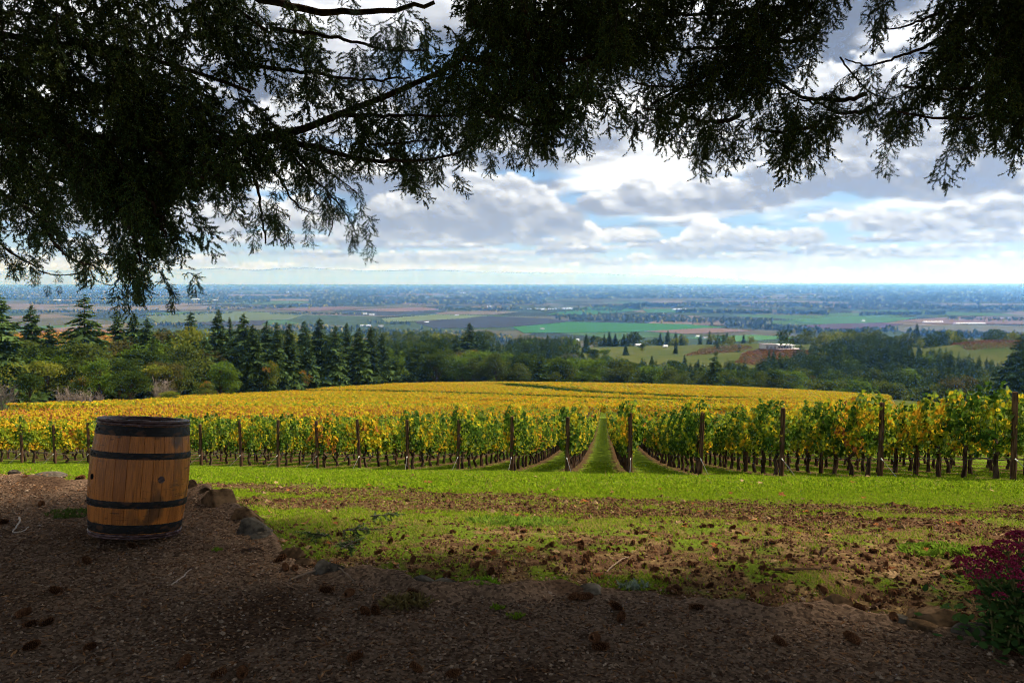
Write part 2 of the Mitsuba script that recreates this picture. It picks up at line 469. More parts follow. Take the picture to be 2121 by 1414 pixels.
def scatter_gravel():
    rng = np.random.default_rng(11)
    n = 62000
    y = 2.4 + 6.2 * rng.random(n) ** 0.75
    x = (rng.random(n) * 2 - 1) * (y * 0.68 + .3)
    ok = (y < edge_y(x) + .10 + .16 * rng.random(n) ** 2) & (x < 6)
    x, y = x[ok], y[ok]
    n = len(x)
    # octahedra squashed: pebbles; long ones: bark chips and needles
    kind = rng.random(n)
    L = np.where(kind < .70, rng.uniform(.006, .014, n) * (1 + .6 * (rng.random(n) < .06)), rng.uniform(.014, .032, n))
    W = np.where(kind < .70, L * rng.uniform(.6, .95, n), L * rng.uniform(.10, .25, n))
    T = np.where(kind < .70, L * rng.uniform(.4, .7, n), W * .7)
    a = rng.random(n) * 6.283
    tilt = rng.normal(0, .25, n)
    d1 = np.stack([np.cos(a) * np.cos(tilt), np.sin(a) * np.cos(tilt), np.sin(tilt)], 1)
    d2 = unit(np.stack([-np.sin(a), np.cos(a), rng.normal(0, .2, n)], 1))
    d3 = unit(np.cross(d1, d2))
    c = np.stack([x, y, gz(x, y) + T * .55], 1)
    v = np.stack([c + d1 * L[:, None], c + d2 * W[:, None], c - d1 * L[:, None], c - d2 * W[:, None], c + d3 * T[:, None], c - d3 * T[:, None]], 1).reshape(-1, 3)
    f0 = np.array([[0, 1, 4], [1, 2, 4], [2, 3, 4], [3, 0, 4]])
    f = (f0[None] + (np.arange(n) * 6)[:, None, None]).reshape(-1, 3)
    pal = np.array([[.14, .098, .072], [.20, .155, .120], [.065, .043, .032], [.21, .175, .145], [.15, .08, .042], [.25, .145, .075], [.06, .032, .020]])
    pk = np.where(kind < .70, rng.choice(4, n, p=[.4, .25, .25, .10]), 4 + rng.choice(3, n, p=[.45, .2, .35]))
    col = pal[pk] * np.array([1.4, 1.3, 1.2]) * rng.uniform(.6, 1.25, (n, 1))
    return mikit.ply((v, f), 'm_cover', False, color=np.repeat(col, 6, 0))


scene['gravel'] = scatter_gravel()
tag('gravel', 'loose dark gravel mixed with bark chips and brown needles', 'gravel', kind='stuff')


# ------------------------------------------------------------------ grass, soil crumbs, leaves on the slope
def density_field(x, y):
    big = meshkit.fbm(np.stack([x * .35, y * .35, x * 0], -1), 3, 1)
    med = meshkit.fbm(np.stack([x * 4.2, y * 4.2, x * 0], -1), 4, 2)
    t = track_dist(x, y)
    mud = np.maximum(1 - sst(.5, 1.5, t[0] + (med - .5) * 1.8), 1 - sst(.5, 1.5, t[1] + (med - .5) * 1.8))
    amt = sst(5.4, 10.2, y - .12 * np.maximum(x, 0))
    g = sst(.60 - .40 * amt, .68 - .34 * amt, med * .75 + big * .25)
    return g, mud


def scatter_grass():
    rng = np.random.default_rng(21)
    V, C = [], []
    for n, y0, y1, pw, sz in ((330000, 4.3, 13.0, 0.85, 0.85), (190000, 12.0, 36.0, 1.0, 1.25)):
        y = y0 + (y1 - y0) * rng.random(n) ** pw
        x = (rng.random(n) * 2 - 1) * (y * .66 + .6)
        g, mud = density_field(x, y)
        s = x * ROW_N[0] + y * ROW_N[1]
        a = x * ROW_D[0] + y * ROW_D[1]
        k = (s - S0) / ROW_W
        off = np.abs(k - np.round(k))
        inv = a > np.interp(k, [-46, -13, 0, 5, 9], [44, 31.8, 24, 16.9, 11])
        p = np.where(inv, np.where(off > .26, .75, .08), (.16 + .84 * g) * (1 - mud * .93))
        ok = (rng.random(n) < p) & (y > edge_y(x) + .02 + .10 * rng.random(n))
        x, y, inv, g = x[ok], y[ok], inv[ok], g[ok]
        m = len(x)
        z = HT(x, y)
        dry = rng.random(m) < np.interp(y - .12 * np.maximum(x, 0), [5, 7, 8.6, 11], [.72, .60, .22, .06])
        w0 = 1.0 if y0 < 10 else 1.9
        h = sz * np.where(dry, rng.uniform(.03, .10, m), rng.uniform(.016, .045, m)) * np.where(rng.random(m) < .03, 2.0, 1)
        for b in range(2):
            az = rng.random(m) * 6.283
            lean = rng.uniform(.3, 1.3, m) + dry * .6
            d1 = np.stack([np.cos(az) * np.sin(lean), np.sin(az) * np.sin(lean), np.cos(lean) + .12], 1)
            d2 = np.stack([-np.sin(az), np.cos(az), az * 0], 1)
            c = np.stack([x + rng.normal(0, .012 * sz, m), y + rng.normal(0, .012 * sz, m), z - .002], 1)
            w = np.where(dry, .004, rng.uniform(.008, .018, m)) * sz * w0
            v, _ = cards(c, d1, d2, w, h)
            base = np.where(dry[:, None], [[.27, .19, .09]], np.where((rng.random(m) < .5)[:, None], [[.138, .238, .010]], [[.212, .300, .016]]))
            base = np.where((inv & ~dry)[:, None], base * .8, base)
            V.append(v)
            C.append(np.repeat(base * rng.uniform(.65, 1.2, (m, 1)), 3, 0))
    v = np.vstack(V)
    return mikit.ply((v, np.arange(len(v)).reshape(-1, 3)), 'm_leaf', False, color=np.vstack(C))


scene['grass'] = scatter_grass()
tag('grass', 'short lime green grass and dry straw on the slope between gravel and vines', 'grass', kind='stuff')


def scatter_clods():
    rng = np.random.default_rng(31)
    n = 90000
    y = 4.2 + 14 * rng.random(n) ** 1.35
    x = (rng.random(n) * 2 - 1) * (y * .66 + .6)
    g, mud = density_field(x, y)
    near = 1 - sst(4.5, 10, y - .12 * np.maximum(x, 0))
    p = np.clip(.015 + mud * .9 + (1 - g) * near * .62, 0, 1)
    ok = (rng.random(n) < p) & (y > edge_y(x) + .15)
    x, y, mud = x[ok], y[ok], mud[ok]
    n = len(x)
    L = rng.uniform(.006, .020, n) * (1 + (rng.random(n) < .05) * 1.2) * (1 + .4 * (y > 8))
    a = rng.random(n) * 6.283
    d1 = np.stack([np.cos(a), np.sin(a), rng.normal(0, .2, n)], 1)
    d2 = np.stack([-np.sin(a), np.cos(a), rng.normal(0, .2, n)], 1)
    d3 = np.array([[0, 0, 1.0]])
    W, T = L * rng.uniform(.5, .95, n), L * rng.uniform(.35, .8, n)
    c = np.stack([x, y, HT(x, y) + .003], 1)
    v = np.stack([c + d1 * L[:, None], c + d2 * W[:, None], c - d1 * L[:, None], c - d2 * W[:, None], c + d3 * T[:, None]], 1).reshape(-1, 3)
    f = (np.array([[0, 1, 4], [1, 2, 4], [2, 3, 4], [3, 0, 4]])[None] + (np.arange(n) * 5)[:, None, None]).reshape(-1, 3)
    pal = np.array([[.07, .035, .02], [.045, .024, .015], [.12, .065, .035], [.20, .14, .08]])
    col = pal[rng.choice(4, n, p=[.4, .3, .2, .1])] * rng.uniform(.6, 1.2, (n, 1))
    return mikit.ply((v, f), 'm_cover', False, color=np.repeat(col, 5, 0))


scene['soil_crumbs'] = scatter_clods()
tag('soil_crumbs', 'red brown crumbs of soil and litter along the wheel tracks', 'soil', kind='stuff')


# ------------------------------------------------------------------ the vineyard by the lawn
LEAF_COL = {'green': (.055, .115, .014), 'dark': (.032, .075, .012), 'lime': (.20, .27, .02), 'yellow': (.50, .40, .025), 'gold': (.50, .28, .02), 'rust': (.26, .10, .03), 'pale': (.14, .20, .055)}


def leaf_fan(rng, pos, size, up=0.3):
    """grape leaves: five-cornered fans of three triangles, hanging outwards and down"""
    n = len(pos)
    nrm = unit(rng.normal(0, 1, (n, 3)) * np.array([1, 1, .8]) + np.stack([np.sign(pos[:, 0] + rng.normal(0, .08, n)) * 1.2, np.zeros(n), np.full(n, up)], 1))
    t = unit(np.cross(nrm, rng.normal(0, 1, (n, 3))))
    t = unit(t + np.array([0, 0, -.6]))
    t = unit(t - nrm * (t * nrm).sum(1, keepdims=True))
    b = np.cross(nrm, t)
    s = size[:, None]
    cup = rng.uniform(-.12, .25, n)[:, None]
    pts = [pos, pos + s * (b * .52 + t * .05 + nrm * cup), pos + s * (b * .36 + t * .62), pos + s * (t * .95 - nrm * cup * .6), pos + s * (-b * .36 + t * .62), pos + s * (-b * .52 + t * .05 + nrm * cup)]
    v = np.stack(pts, 1).reshape(-1, 3)
    f = (np.array([[0, 1, 2], [0, 2, 3], [0, 3, 4], [0, 4, 5]])[None] + (np.arange(n) * 6)[:, None, None]).reshape(-1, 3)
    return v, f


def canopy_points(rng, n, length):
    y = rng.uniform(-length / 2, length / 2, n)
    z = .74 + 1.18 * rng.random(n) ** .9
    top = 1.78 + .16 * np.sin(y * 3.0 + rng.random() * 6) + .10 * np.sin(y * 7.3 + rng.random() * 6)
    low = .66 + .14 * np.sin(y * 4.1 + rng.random() * 6) + .08 * np.sin(y * 9 + rng.random() * 6)
    z = low + (top - low) * (z - .74) / 1.18
    half = .26 * (1 - ((z - 1.3) / .95) ** 2) * (.75 + .35 * np.sin(y * 5 + z * 4 + rng.random() * 6)) + .05
    x = half * np.sign(rng.normal(0, 1, n)) * (1 - .75 * rng.random(n) ** 2.2)
    # stray shoots at the top
    k = rng.random(n) < .05
    z = np.where(k, z + rng.random(n) * .30 * (z > 1.4), z)
    return np.stack([x, y, z], 1)


def vine_colours(rng, pts, mixw, scale=1.0):
    names = list(mixw)
    w = np.array([mixw[k] for k in names])
    cl = meshkit.fbm(pts * 2.2 + rng.random(3) * 50, 2, int(rng.integers(99)))
    q = np.clip(.5 + (cl - .5) * 2.2 + rng.normal(0, .20, len(pts)), 0, .999)
    cum = np.cumsum(w / w.sum())
    idx = np.searchsorted(cum, q)
    return np.array([LEAF_COL[k] for k in names])[np.minimum(idx, len(names) - 1)] * rng.uniform(.7, 1.2, (len(pts), 1))


def trunk_mesh(rng):
    m = MB()
    p = np.array([[0, 0, -.12], [0, 0, .05], [.03, .02, .22], [-.02, -.02, .42], [.03, .03, .60], [0, 0, .74]]) + rng.normal(0, .028, (6, 3)) * np.array([1, 1, .3])
    m.add(*tube(p, [.075, .062, .048, .050, .045, .052], 7))
    for sgn in (-1, 1):
        q = np.array([p[-1] - [0, 0, .04], p[-1] + [0, .12 * sgn, .10], p[-1] + [0, .40 * sgn, .16], p[-1] + [0, .72 * sgn, .14]]) + rng.normal(0, .018, (4, 3))
        m.add(*tube(q, [.036, .028, .018, .011], 5))
    for _ in range(9):
        y0 = rng.uniform(-.65, .65)
        q = np.array([[0, y0, .82], [rng.normal(0, .08), y0 + rng.normal(0, .06), 1.15], [rng.normal(0, .12), y0 + rng.normal(0, .12), 1.65]])
        m.add(*tube(q, [.009, .007, .004], 4, False))
    return m


MIXES = [('green', dict(dark=.10, green=.36, pale=.12, lime=.34, yellow=.08), 'green'),
         ('green', dict(dark=.12, green=.28, pale=.10, lime=.33, yellow=.15, gold=.02), 'green and yellow'),
         ('lime', dict(green=.18, pale=.14, lime=.42, yellow=.22, gold=.04), 'yellow green'),
         ('yellow', dict(green=.15, lime=.25, yellow=.38, gold=.18, rust=.04), 'mostly yellow'),
         ('gold', dict(green=.12, lime=.16, yellow=.32, gold=.28, rust=.12), 'golden orange'),
         ('rust', dict(dark=.15, green=.20, lime=.15, yellow=.10, gold=.20, rust=.20), 'green and rusty')]
VINE_L = 1.42
GROUPS_V = []
for mi_, (_, mw, _w) in enumerate(MIXES):
    for var in range(2):
        rng = np.random.default_rng(100 + mi_ * 10 + var)
        pts = canopy_points(rng, 780, VINE_L + .25)
        lv, lf = leaf_fan(rng, pts, rng.uniform(.070, .125, len(pts)))
        col = np.repeat(vine_colours(rng, pts, mw), 6, 0)
        g = f'g_vine_{mi_}_{var}'
        scene[g] = {'type': 'shapegroup', 'trunk': trunk_mesh(rng).ply('m_bark', 40), 'foliage': mikit.ply((lv, lf), 'm_leaf', False, color=col)}
        # the same vine farther off: fewer and larger leaves
        pts = canopy_points(rng, 150, VINE_L + .3)
        v, f = leaf_fan(rng, pts, rng.uniform(.16, .26, len(pts)))
        mm = MB().add(v, f, np.repeat(vine_colours(rng, pts, mw), 6, 0))
        tv, tf = tube([[0, 0, -.1], [.02, .02, .4], [0, 0, .85]], [.06, .05, .04], 4, False)
        mm.add(tv, tf, (.03, .022, .016))
        scene[g + '_far'] = {'type': 'shapegroup', 'foliage': mm.ply('m_leaf', False)}


def row_pt(k, a):
    s = S0 + ROW_W * k
    p = ROW_N * s + ROW_D * a
    return np.array([p[0], p[1], HF(p[0], p[1])])


def row_name(k):
    if k <= 0:
        return f'{nth(-k)} row left of the grassy lane'
    return f'{nth(k - 1)} row right of the grassy lane'


YAW = math.atan2(-ROW_D[0], ROW_D[1])
rngv = np.random.default_rng(5)


def slope_rot(p, yaw):
    """yaw about z, then lean along the row to follow the ground but stay nearly upright"""
    return RZ(yaw)


def mix_for(k, a):
    """which look a vine has: greener in the middle, golden at the far left"""
    x = row_pt(k, a)[0]
    base = np.interp(k, [-40, -14, -10, -6, -2, 0, 2, 4, 9], [3.0, 2.6, 0.9, 0.5, 0.8, 0.4, .3, 0.9, 1.1])
    base = base + np.interp(a, [25, 60, 130], [0, .5, 1.5])
    v = base + rngv.normal(0, .8)
    if rngv.random() < .07:
        return 5
    return int(np.clip(round(v), 0, 4))


cand = []
for k in range(-44, 9):
    a0 = row_end(k)
    for i in range(int((A_FAR - a0) / VINE_L)):
        a = a0 + .75 + i * VINE_L
        p = row_pt(k, a)
        px, py = proj(p + [0, 0, 1.3])
        if px < -60 or px > 2200:
            continue
        cand.append((p[1] + .35 * max(0, i - 6) + (8 if k > 5 else 0), k, i, a, p))
cand.sort(key=lambda c: c[0])
near_keys = {(c[1], c[2]) for c in cand[:290]}
for _, k, i, a, p in cand:
    m = mix_for(k, a)
    yaw = YAW + (math.pi if rngv.random() < .5 else 0)
    rot = RZ(yaw)
    slope = (row_pt(k, a + .7)[2] - row_pt(k, a - .7)[2]) / 1.4
    sc = np.diag([1.0, 1.0, rngv.uniform(.94, 1.07) * (1.05 if k > 3 else 1)])
    sh = np.eye(3)
    sh[2, 1] = slope * (1 if abs(yaw - YAW) < 1 else -1)
    mat = np.eye(4)
    mat[:3, :3] = rot @ sh @ sc
    mat[:3, 3] = p
    g = f'g_vine_{m}_{rngv.integers(2)}'
    if (k, i) in near_keys:
        key = new('grapevine')
        inst(key, g, mat)
        tag(key, f'{MIXES[m][2]} grapevine, {nth(i)} from the end post, {row_name(k)}', 'grapevine', 'grapevines trained along the trellis rows')
    else:
        inst(new('vine_rows__'), g + '_far', mat) if False else inst(f'vine_rows__{COUNT.setdefault("vr", 0) + 1:03d}', g + '_far', mat)
        COUNT['vr'] += 1
tag('vine_rows', 'far part of the near vineyard rows in green and gold leaf', 'vines', kind='stuff')

# end posts with their steel anchor rods, line posts, drip lines
pv, pf = tube([[0, 0, -.3], [0, 0, .9], [0, 0, 1.70], [0, 0, 1.715]], [.060, .058, .056, .05], 10)
POST = mikit.ply((pv, pf), 'm_post', 40)
lv_, lf_ = tube([[0, 0, -.3], [0, 0, 1.7]], [.035, .035], 7)
LPOST = mikit.ply((lv_, lf_), 'm_post', 40)
rodb = tube([[0, 0, 0], [0, -.72, -.60]], [.008, .008], 6)
rodc = tube([[0, .03, .022], [0, -.02, -.015]], [.013, .013], 8)
ROD, ROD_CAP = mikit.ply(rodb, 'm_steel', 40), mikit.ply(rodc, 'm_white', 40)
for k in range(-16, 8):
    a0 = row_end(k)
    p = row_pt(k, a0)
    key = new('end_post')
    lean = RX(rngv.normal(.0, .02)) @ RY(rngv.normal(0, .02))
    scene[key] = placed(POST, M4(p, RZ(YAW) @ lean, [1, 1, rngv.uniform(.97, 1.05)]))
    tag(key, f'brown wooden end post of the {row_name(k)}', 'post', 'end posts of the vine rows')
    key = new('anchor_rod')
    tw = (-.75 if k < -4 else -.15 if k < 0 else .75 if k > 2 else .2) + rngv.normal(0, .15)
    mat = M4(p + np.array([*(ROW_D * -.10), .44]), RZ(YAW) @ RZ(tw))
    scene[key + '__rod'], scene[key + '__cap'] = placed(ROD, mat), placed(ROD_CAP, mat)
    tag(key, f'steel anchor rod with pale cap at the {row_name(k)}', 'anchor rod', 'steel anchor rods beside the end posts')
    for j in range(1, 4 if -5 < k < 7 else 2):
        a = a0 + 4.9 * j
        key = new('line_post')
        scene[key] = placed(LPOST, M4(row_pt(k, a), RZ(YAW) @ RX(rngv.normal(0, .03))))
        tag(key, f'thin dark line post, {nth(j - 1)} inside the {row_name(k)}', 'post', 'line posts inside the vine rows')
    pts = np.array([row_pt(k, a0 + t) + [0, 0, .46 - .05 * abs(math.sin(t * 2.2)) + rngv.normal(0, .012)] for t in np.concatenate([np.arange(0, 16, .5), np.arange(16, 42, 2)])])
    key = new('drip_line')
    scene[key] = mikit.ply(tube(pts, .011, 5), 'm_wire', 40)
    tag(key, f'black drip hose sagging along the {row_name(k)}', 'drip hose', 'drip hoses along the vine rows')

# ------------------------------------------------------------------ the golden blocks beyond, up to the crest
GAPS = [[(560, 838), (733, 836), (900, 838), (1100, 843), (1300, 846), (1700, 850)], [(600, 815), (733, 815), (997, 823), (1261, 834), (1500, 842)],
        [(1046, 799), (1130, 807), (1215, 817), (1400, 829), (1600, 836)], [(1300, 806), (1434, 811), (1560, 814), (1645, 816)], [(330, 843), (420, 842), (560, 839), (733, 836)]]
GAPW = [np.array([(ground(x, y + 3.5)[:2]) for x, y in g]) for g in GAPS]


def seg_dist(p, line):
    d = 1e9
    for a, b in zip(line[:-1], line[1:]):
        ab = b - a
        t = np.clip(np.dot(p - a, ab) / np.dot(ab, ab), 0, 1)
        d = min(d, np.hypot(*(a + t * ab - p)))
    return d


FB = ground(2, 857)[:2], ground(330, 842)[:2]
CH_L = 4.0
GOLD = [dict(lime=.18, yellow=.52, gold=.28, rust=.02), dict(lime=.14, yellow=.48, gold=.34, rust=.04), dict(green=.08, lime=.38, yellow=.38, gold=.16), dict(dark=.5, green=.4, lime=.1)]  # last mix: dark green that stands in for the shaded side of a row
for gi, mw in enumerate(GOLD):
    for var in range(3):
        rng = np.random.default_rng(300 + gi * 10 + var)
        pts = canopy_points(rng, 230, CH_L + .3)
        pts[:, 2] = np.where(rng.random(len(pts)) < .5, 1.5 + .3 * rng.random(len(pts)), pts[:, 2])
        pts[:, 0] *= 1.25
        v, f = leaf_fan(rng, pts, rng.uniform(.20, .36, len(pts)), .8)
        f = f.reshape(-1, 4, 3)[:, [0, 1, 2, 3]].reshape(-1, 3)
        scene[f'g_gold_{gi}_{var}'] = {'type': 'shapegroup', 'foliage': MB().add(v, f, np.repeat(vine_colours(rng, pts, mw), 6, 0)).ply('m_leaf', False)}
BLOCKS = {}
left_a = np.array([-99.0, 152.0]), np.array([-62, 300.0])
def gold_chunk(p2, across):
    if p2[1] > 356 - .0006 * (p2[0] + 20) ** 2 * (1 if p2[0] < 0 else .35):
        return
    z = HF(*p2)
    px, py = proj([p2[0], p2[1], z + 1.6])
    if px < -40 or px > 1830:
        return
    line = np.interp(px, [560, 733, 900, 1100, 1300, 1800], [838, 836, 838, 843, 846, 850])
    if (py > line) == across:
        return
    # the wood's edge cuts the left side
    if p2[0] < np.interp(p2[1], [150, 185, 300, 345], [-97, -85, -114, -100]):
        return
    if any(seg_dist(p2, g) < w for g, w in zip(GAPW, GAPH)):
        return
    nz = meshkit.fbm(np.array([p2[0] * .03, p2[1] * .03, 0]), 2, 4)
    gi = 2 if py > line else (1 if nz > .5 else 0)
    b = 0 if py > line else (1 if py > np.interp(px, [600, 733, 997, 1261, 1500], [815, 815, 823, 834, 842]) else (2 if py > np.interp(px, [900, 1046, 1215, 1400, 1600], [790, 799, 817, 829, 836]) else 3))
    dv = ROW_N if across else ROW_D
    slope = (HF(*(p2 + dv * 2)) - HF(*(p2 - dv * 2))) / 4
    mat = np.eye(4)
    sh = np.eye(3)
    sh[2, 1] = slope
    mat[:3, :3] = RZ(YAW - (math.pi / 2 if across else 0)) @ sh @ np.diag([1.15, 1, rngv.uniform(.92, 1.08)])
    mat[:3, 3] = [*p2, z]
    BLOCKS.setdefault(b, []).append((f'g_gold_{gi}_{rngv.integers(3)}', mat))


GAPH = [3.5, 6.5, 8.5, 6.0, 3.0]
for k in range(-75, 95):
    for a in np.arange(A_FAR + 6, 260, CH_L):
        gold_chunk(ROW_N * (S0 + ROW_W * k) + ROW_D * a, False)
for a in np.arange(A_FAR + 6, 372, 2.4):
    for s in np.arange(-150, 190, CH_L):
        gold_chunk(ROW_N * (s + rngv.normal(0, .4)) + ROW_D * a, True)
for g, w in zip(GAPW[:4], GAPH):     # dark green row along each path, its colour standing in for shaded row sides
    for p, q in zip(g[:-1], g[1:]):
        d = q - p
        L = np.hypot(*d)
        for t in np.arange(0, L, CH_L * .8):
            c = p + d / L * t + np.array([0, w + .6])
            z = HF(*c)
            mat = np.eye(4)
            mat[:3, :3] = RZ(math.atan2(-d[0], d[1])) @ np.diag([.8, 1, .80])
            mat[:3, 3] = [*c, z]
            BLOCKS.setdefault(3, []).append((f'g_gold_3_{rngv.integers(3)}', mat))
BL = {0: 'yellow green vineyard block just beyond the near rows, first before the crossing path', 1: 'golden vineyard block between the two lower crossing paths', 2: 'orange vineyard block on top of the crest, left of the diagonal path', 3: 'golden vineyard block on the crest right of the diagonal path'}
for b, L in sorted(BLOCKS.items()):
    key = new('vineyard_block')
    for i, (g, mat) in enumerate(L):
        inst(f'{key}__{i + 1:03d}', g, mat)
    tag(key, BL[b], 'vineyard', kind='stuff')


# ------------------------------------------------------------------ trees
def rnd_unit(rng, n):
    return unit(rng.normal(0, 1, (n, 3)))


def conifer_mesh(seed, R=.17, nw=30, nb=8, ragged=.35, bare=.06, dark=1.0):
    """unit height: whorls of drooping boughs with side sprays"""
    rng = np.random.default_rng(seed)
    m = MB()
    sway = rng.normal(0, .004, 2)
    tv, tf = tube([[0, 0, -.03], [0, 0, .3], [sway[0], sway[1], .7], [0, 0, .995]], [.014, .011, .006, .0015], 6, False)
    P, D1, D2, Wd, Ln, C = [], [], [], [], [], []
    for i in range(nw):
        t = (i + rng.random() * .6) / nw
        z = bare + (1 - bare) * t * .985
        r = R * ((1 - t) ** .72) * (.72 + ragged * rng.random() * 1.4) * min(1, .55 + t * 3) + .006
        for b in range(nb):
            az = rng.random() * 6.283
            rr = r * rng.uniform(.55, 1.15)
            slope = -.38 + .75 * t + rng.normal(0, .10)
            d = np.array([math.cos(az), math.sin(az), slope])
            side = np.array([-math.sin(az), math.cos(az), 0])
            tone = rng.uniform(.65, 1.35)
            zb = z + rng.uniform(-1.1, 1.1) / nw * (1 - .6 * t)
            ns = 3 if t > .8 else 5
            for s in range(ns):
                f = (s + .6) / ns
                p = d * rr * f + np.array([0, 0, zb - .25 * rr * f * f])
                for sg in (-1, 1):
                    P.append(p)
                    D1.append(unit(d * .7 + side * sg * rng.uniform(.5, 1.0) + np.array([0, 0, -.35 + rng.normal(0, .15)])))
                    D2.append(unit(np.cross(D1[-1], rng.normal(0, 1, 3))))
                    Ln.append(rr * .46 * (1.15 - .45 * f) + .006)
                    Wd.append(Ln[-1] * rng.uniform(.45, .75))
                    C.append(tone * rng.uniform(.8, 1.2))
            P.append(d * rr * .85 + np.array([0, 0, zb - .2 * rr]))
            D1.append(unit(d + np.array([0, 0, -.1])))
            D2.append(unit(np.cross(D1[-1], rng.normal(0, 1, 3))))
            Ln.append(rr * .32 + .004)
            Wd.append(rr * .16 + .003)
            C.append(tone)
    v, f = cards(np.array(P), np.array(D1), np.array(D2), np.array(Wd), np.array(Ln))
    base = np.array([.028, .048, .014]) * dark
    col = np.repeat(base[None] * np.array(C)[:, None], 3, 0)
    return (tv, tf), (v, f, col)


def broad_mesh(seed, col_a, col_b, wide=.42, nleaf=2600, size=.032, low=.12, accent=None, open_=0.0):
    """unit height: clumps of leaves round limbs; wide = half width"""
    rng = np.random.default_rng(seed)
    m = MB()
    m.add(*tube([[0, 0, -.04], [.01, 0, .2], [0, .01, .5], [.02, 0, .75]], [.026, .020, .013, .005], 6, False))
    nb = 19
    cen, rad = [], []
    for i in range(nb):
        a, u = rng.random() * 6.283, rng.random() ** .6
        z = low + .16 + (.84 - low - .12) * rng.random() ** .85
        w = wide * .72 * math.sqrt(max(.05, 1 - ((z - .48) / .56) ** 2))
        cen.append([w * u * math.cos(a), w * u * math.sin(a), z])
        rad.append(rng.uniform(.13, .21) * (1.0 if z < .8 else .8))
        m.add(*tube([[0, 0, z * .45], np.array(cen[-1]) * [.5, .5, .85], cen[-1]], [.010, .006, .003], 4, False))
    cen, rad = np.array(cen), np.array(rad)
    k = rng.integers(nb, size=nleaf)
    d = rnd_unit(rng, nleaf)
    d[:, 2] = np.where(d[:, 2] < -.35, -d[:, 2] * .6, d[:, 2])
    lump = .72 + .55 * meshkit.fbm(d * 2.4 + k[:, None] * 3.1, 3, seed)
    p = cen[k] + d * (rad[k] * lump * (1 - .5 * rng.random(nleaf) ** 3))[:, None] * np.array([1.1, 1.1, .85])
    keep = rng.random(nleaf) > open_
    p, d, k = p[keep], d[keep], k[keep]
    n = len(p)
    d1 = unit(d * .5 + rnd_unit(rng, n) * .9 + np.array([0, 0, -.15]))
    d2 = unit(np.cross(d1, rnd_unit(rng, n)))
    v, f = cards(p, d1, d2, size * rng.uniform(.7, 1.3, n), size * 1.25 * rng.uniform(.7, 1.3, n))
    blend = np.clip(rng.normal(.5, .22, n) + (rng.random(nb)[k] - .5) * .9, 0, 1)[:, None]
    col = (np.array(col_a) * (1 - blend) + np.array(col_b) * blend) * rng.uniform(.75, 1.2, (n, 1))
    if accent is not None:
        ac, sh = accent
        hit = (rng.random(nb) < sh)[k] & (rng.random(n) < .7)
        col = np.where(hit[:, None], np.array(ac) * rng.uniform(.7, 1.2, (n, 1)), col)
    return m, (v, f, np.repeat(col, 3, 0))


def bare_mesh(seed):
    rng = np.random.default_rng(seed)
    m = MB()
    for i in range(26):
        a = rng.random() * 6.283
        b = np.array([math.cos(a) * .16, math.sin(a) * .16, 0]) * rng.random()
        t = b + np.array([math.cos(a) * .22 * rng.random(), math.sin(a) * .22 * rng.random(), rng.uniform(.6, 1)])
        mid = (b + t) / 2 + rng.normal(0, .03, 3)
        m.add(*tube([b, mid, t], [.008, .006, .003], 3, False), (.17, .14, .12))
        for _ in range(9):
            q = b + (t - b) * rng.uniform(.35, 1)
            e = q + np.array([rng.normal(0, .09), rng.normal(0, .09), rng.uniform(.05, .2)])
            m.add(*tube([q, e], [.0045, .002], 3, False), np.array([.22, .185, .16]) * rng.uniform(.7, 1.2))
    return m


KIND = {}


def kind(name, build):
    KIND[name] = name
    scene['g_' + name] = build


for i, (R, nw, nb, dk, bare) in enumerate([(.22, 42, 10, 1.5, .04), (.26, 38, 10, 1.35, .03), (.19, 44, 10, 1.7, .05), (.24, 40, 10, 1.9, .03), (.24, 26, 7, 1.5, .10), (.17, 44, 10, 1.25, .04)]):
    (tv, tf), (v, f, c) = conifer_mesh(40 + i, R, nw, nb, .5 if i == 4 else .35, bare, dk)
    kind(f'conifer_{i}', {'type': 'shapegroup', 'trunk': mikit.ply((tv, tf), 'm_bark', 40), 'crown': mikit.ply((v, f), 'm_cover', False, color=c)})
BROAD = {'dark': ((.028, .052, .012), (.052, .082, .016), None), 'oak': ((.045, .068, .014), (.085, .110, .022), None), 'green': ((.055, .105, .014), (.10, .155, .02), None),
         'yellow': ((.10, .14, .02), (.22, .22, .03), None), 'brown': ((.050, .060, .018), (.10, .088, .028), None), 'orange': ((.07, .10, .016), (.12, .14, .02), ((.30, .15, .03), .16)),
         'grey': ((.06, .075, .045), (.11, .125, .075), None)}
for n_, (a_, b_, ac) in BROAD.items():
    for j in range(2):
        m, (v, f, c) = broad_mesh(60 + 7 * j + len(n_), a_, b_, [.42, .50][j], accent=ac)
        kind(f'{n_}_{j}', {'type': 'shapegroup', 'trunk': m.ply('m_bark', 40), 'crown': mikit.ply((v, f), 'm_leaf', False, color=c)})
for j in range(2):
    kind(f'bare_{j}', {'type': 'shapegroup', 'branches': bare_mesh(90 + j).ply('m_cover', False)})

rngt = np.random.default_rng(91)
PENDING = {}
WORD = {'conifer': 'dark green conifer', 'dark': 'dark leafy tree', 'oak': 'olive green oak', 'green': 'fresh green tree', 'yellow': 'yellowing tree', 'brown': 'brownish autumn tree', 'orange': 'green tree with orange patches', 'grey': 'pale grey green tree', 'bare': 'grey leafless shrub'}


